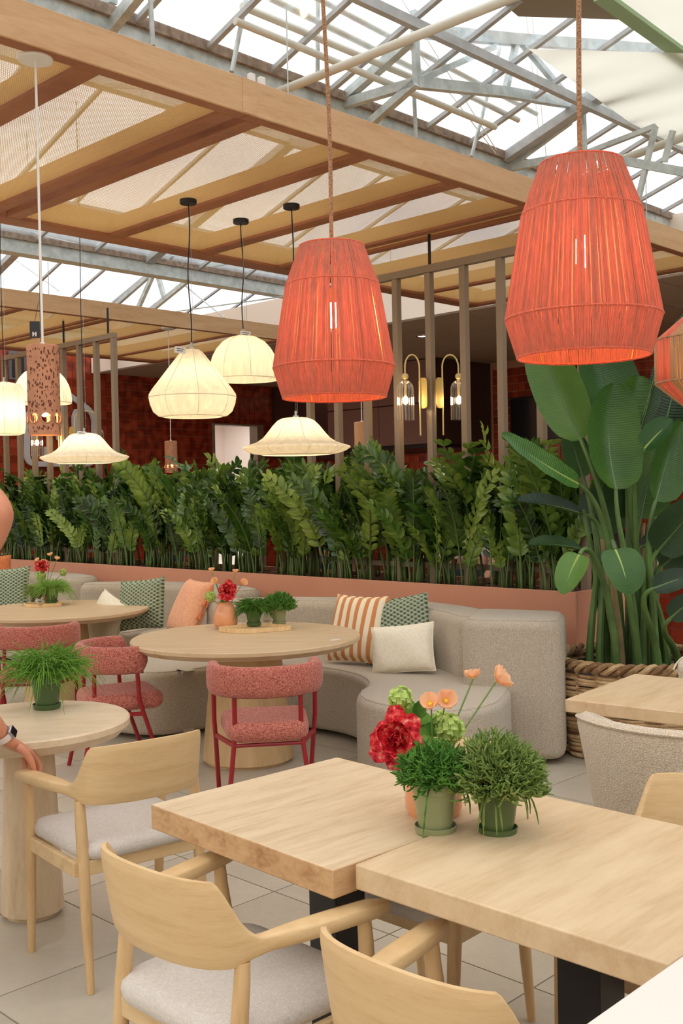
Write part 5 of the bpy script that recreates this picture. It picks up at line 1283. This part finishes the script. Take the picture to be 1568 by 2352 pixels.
person('person in a white shirt behind the right end of the planter',Vector((1.18,9.55,0)),210,'shirt_white','trousers','hair_dark',h=1.62)
person('person in an orange top behind the bird of paradise leaves',Vector((1.88,8.7,0)),220,'shirt_orange','trousers_grey','hair',h=1.55)
# the standing man at the left edge, resting his left hand on the armchair
pm_=thing('person','bald man at the left edge resting his hand on the oak armchair','person',Vector((-1.27,3.42,0)),0)
L0=pm_.location
def q(x,y,z): return Vector((x,y,z))-L0
hd=at_d(-33,1192,3.36)
wr=at_d(16,1702,3.63); kn=at_d(66,1728,3.73)
el=Vector((-1.285,3.42,1.04)); sh=Vector((-1.27,3.27,1.39))
vt=[(q(-1.43,3.42,.95),.13),(q(-1.38,3.42,1.14),.12),(q(-1.32,3.42,1.32),.13),(q(-1.26,3.42,1.43),.08),(q(-1.22,3.40,1.49),.055),(hd-L0+Vector((-.01,.02,-.07)),.056)]
ed=[(0,1),(1,2),(2,3),(3,4),(4,5)]
b=len(vt); vt+=[(sh-L0,.062),(el-L0,.045),((el.lerp(wr,.55))-L0,.043),(wr-L0,(.031,.026))]; ed+=[(3,b),(b,b+1),(b+1,b+2),(b+2,b+3)]
b=len(vt); vt+=[(q(-1.28,3.58,1.39),.062),(q(-1.42,3.64,1.12),.045),(q(-1.5,3.5,.92),.03),(q(-1.52,3.46,.84),.03)]; ed+=[(3,b),(b,b+1),(b+1,b+2),(b+2,b+3)]
for yy in (3.33,3.51):
    b=len(vt); vt+=[(q(-1.44,yy,.88),.098),(q(-1.45,yy,.5),.062),(q(-1.44,yy,.10),.042),(q(-1.50,yy,.035),.035),(q(-1.60,yy,.025),.026)]; ed+=[(0,b),(b,b+1),(b+1,b+2),(b+2,b+3),(b+3,b+4)]
vs,fs=skin_mesh(vt,ed); body=MB().add(vs,fs)
Mz=head_mesh(body,hd-L0,R(62),1.0,R(-12))
# hand: palm and five fingers gripping the arm of the chair
f=(kn-wr).normalized(); side=f.cross(DZ).normalized()   # towards the camera / thumb side
pc=lambda a,s_,z: wr+f*a+side*s_+DZ*z-L0
vt=[(pc(-.03,0,.004),(.030,.024)),(pc(.015,0,.002),(.033,.021)),(pc(.055,0,.0),(.040,.019)),(pc(.088,0,-.008),(.040,.015))]; ed=[(0,1),(1,2),(2,3)]
vs,fs=skin_mesh(vt,ed); body.add(vs,fs)
for s_,l in ((.030,.95),(.010,1.06),(-.010,1.0),(-.029,.8)):
    vt=[(pc(.075,s_*.95,-.004),.0115),(pc(.105,s_*1.0,-.008),.0112),(pc(.105+.034*l,s_*1.02,-.022),.0098),(pc(.105+.050*l,s_*1.02,-.044),.0088),(pc(.105+.048*l,s_*1.02,-.064),.0072)]
    vs,fs=skin_mesh(vt,[(i,i+1) for i in range(4)]); body.add(vs,fs)
vt=[(pc(.02,.026,-.006),.016),(pc(.045,.048,-.022),.0145),(pc(.070,.056,-.050),.0122),(pc(.088,.052,-.078),.0085)]
vs,fs=skin_mesh(vt,[(i,i+1) for i in range(3)]); body.add(vs,fs)
body.build('body',M['skin'],pm_,angle=80); face_bits(pm_,hd-L0,Mz,1.0)
vt2=[(q(-1.43,3.42,.93),.142),(q(-1.38,3.42,1.14),.135),(q(-1.32,3.42,1.32),.142),(q(-1.26,3.42,1.43),.09),(sh-L0,.076),(sh.lerp(el,.30)-L0,.070),(q(-1.28,3.58,1.39),.076),(q(-1.40,3.63,1.16),.062)]
vs,fs=skin_mesh(vt2,[(0,1),(1,2),(2,3),(3,4),(4,5),(3,6),(6,7)]); MB().add(vs,fs).build('shirt',M['shirt_grey'],pm_,angle=80)
vt3=[(q(-1.43,3.42,.93),.145)]; ed3=[]
for yy in (3.33,3.51):
    b=len(vt3); vt3+=[(q(-1.44,yy,.86),.11),(q(-1.45,yy,.5),.078),(q(-1.44,yy,.12),.064)]; ed3+=[(0,b),(b,b+1),(b+1,b+2)]
vs,fs=skin_mesh(vt3,ed3); MB().add(vs,fs).build('trousers',M['trousers_grey'],pm_,angle=80)
wa=thing('wrist_watch','square smart watch with white strap on the wrist of the bald man','watch',wr+ (el-wr).normalized()*.035)
fa_=(el-wr).normalized(); sa=fa_.cross(DZ).normalized(); na=sa.cross(fa_)
rings=[]
for k in range(28):
    a=2*PI*k/28; rings.append([ (sa*(.037*math.cos(a))+na*(.033*math.sin(a)))*s_+fa_*z_ for s_,z_ in ((1,-.011),(1,.011),(1.09,.011),(1.09,-.011))])
MB().loft(rings,closed=True).build('strap',M['white'],wa,angle=50)
dirn=Vector((.85,-.30,.45)); dirn=(dirn-fa_*dirn.dot(fa_)).normalized()
cs=MB().box((0,0,0),(.012,.034,.038),M=Matrix((dirn,sa.cross(dirn).cross(dirn) if False else fa_.cross(dirn).normalized(),fa_)).transposed()).build('watch_case',plain('watch_aluminium',(.5,.5,.52),.3,.8),wa,bevel=.004); cs.location=dirn*.040
gs=MB().box((0,0,0),(.003,.029,.033),M=Matrix((dirn,fa_.cross(dirn).normalized(),fa_)).transposed()).build('watch_glass',M['black_gloss'],wa,bevel=.001); gs.location=dirn*.0475
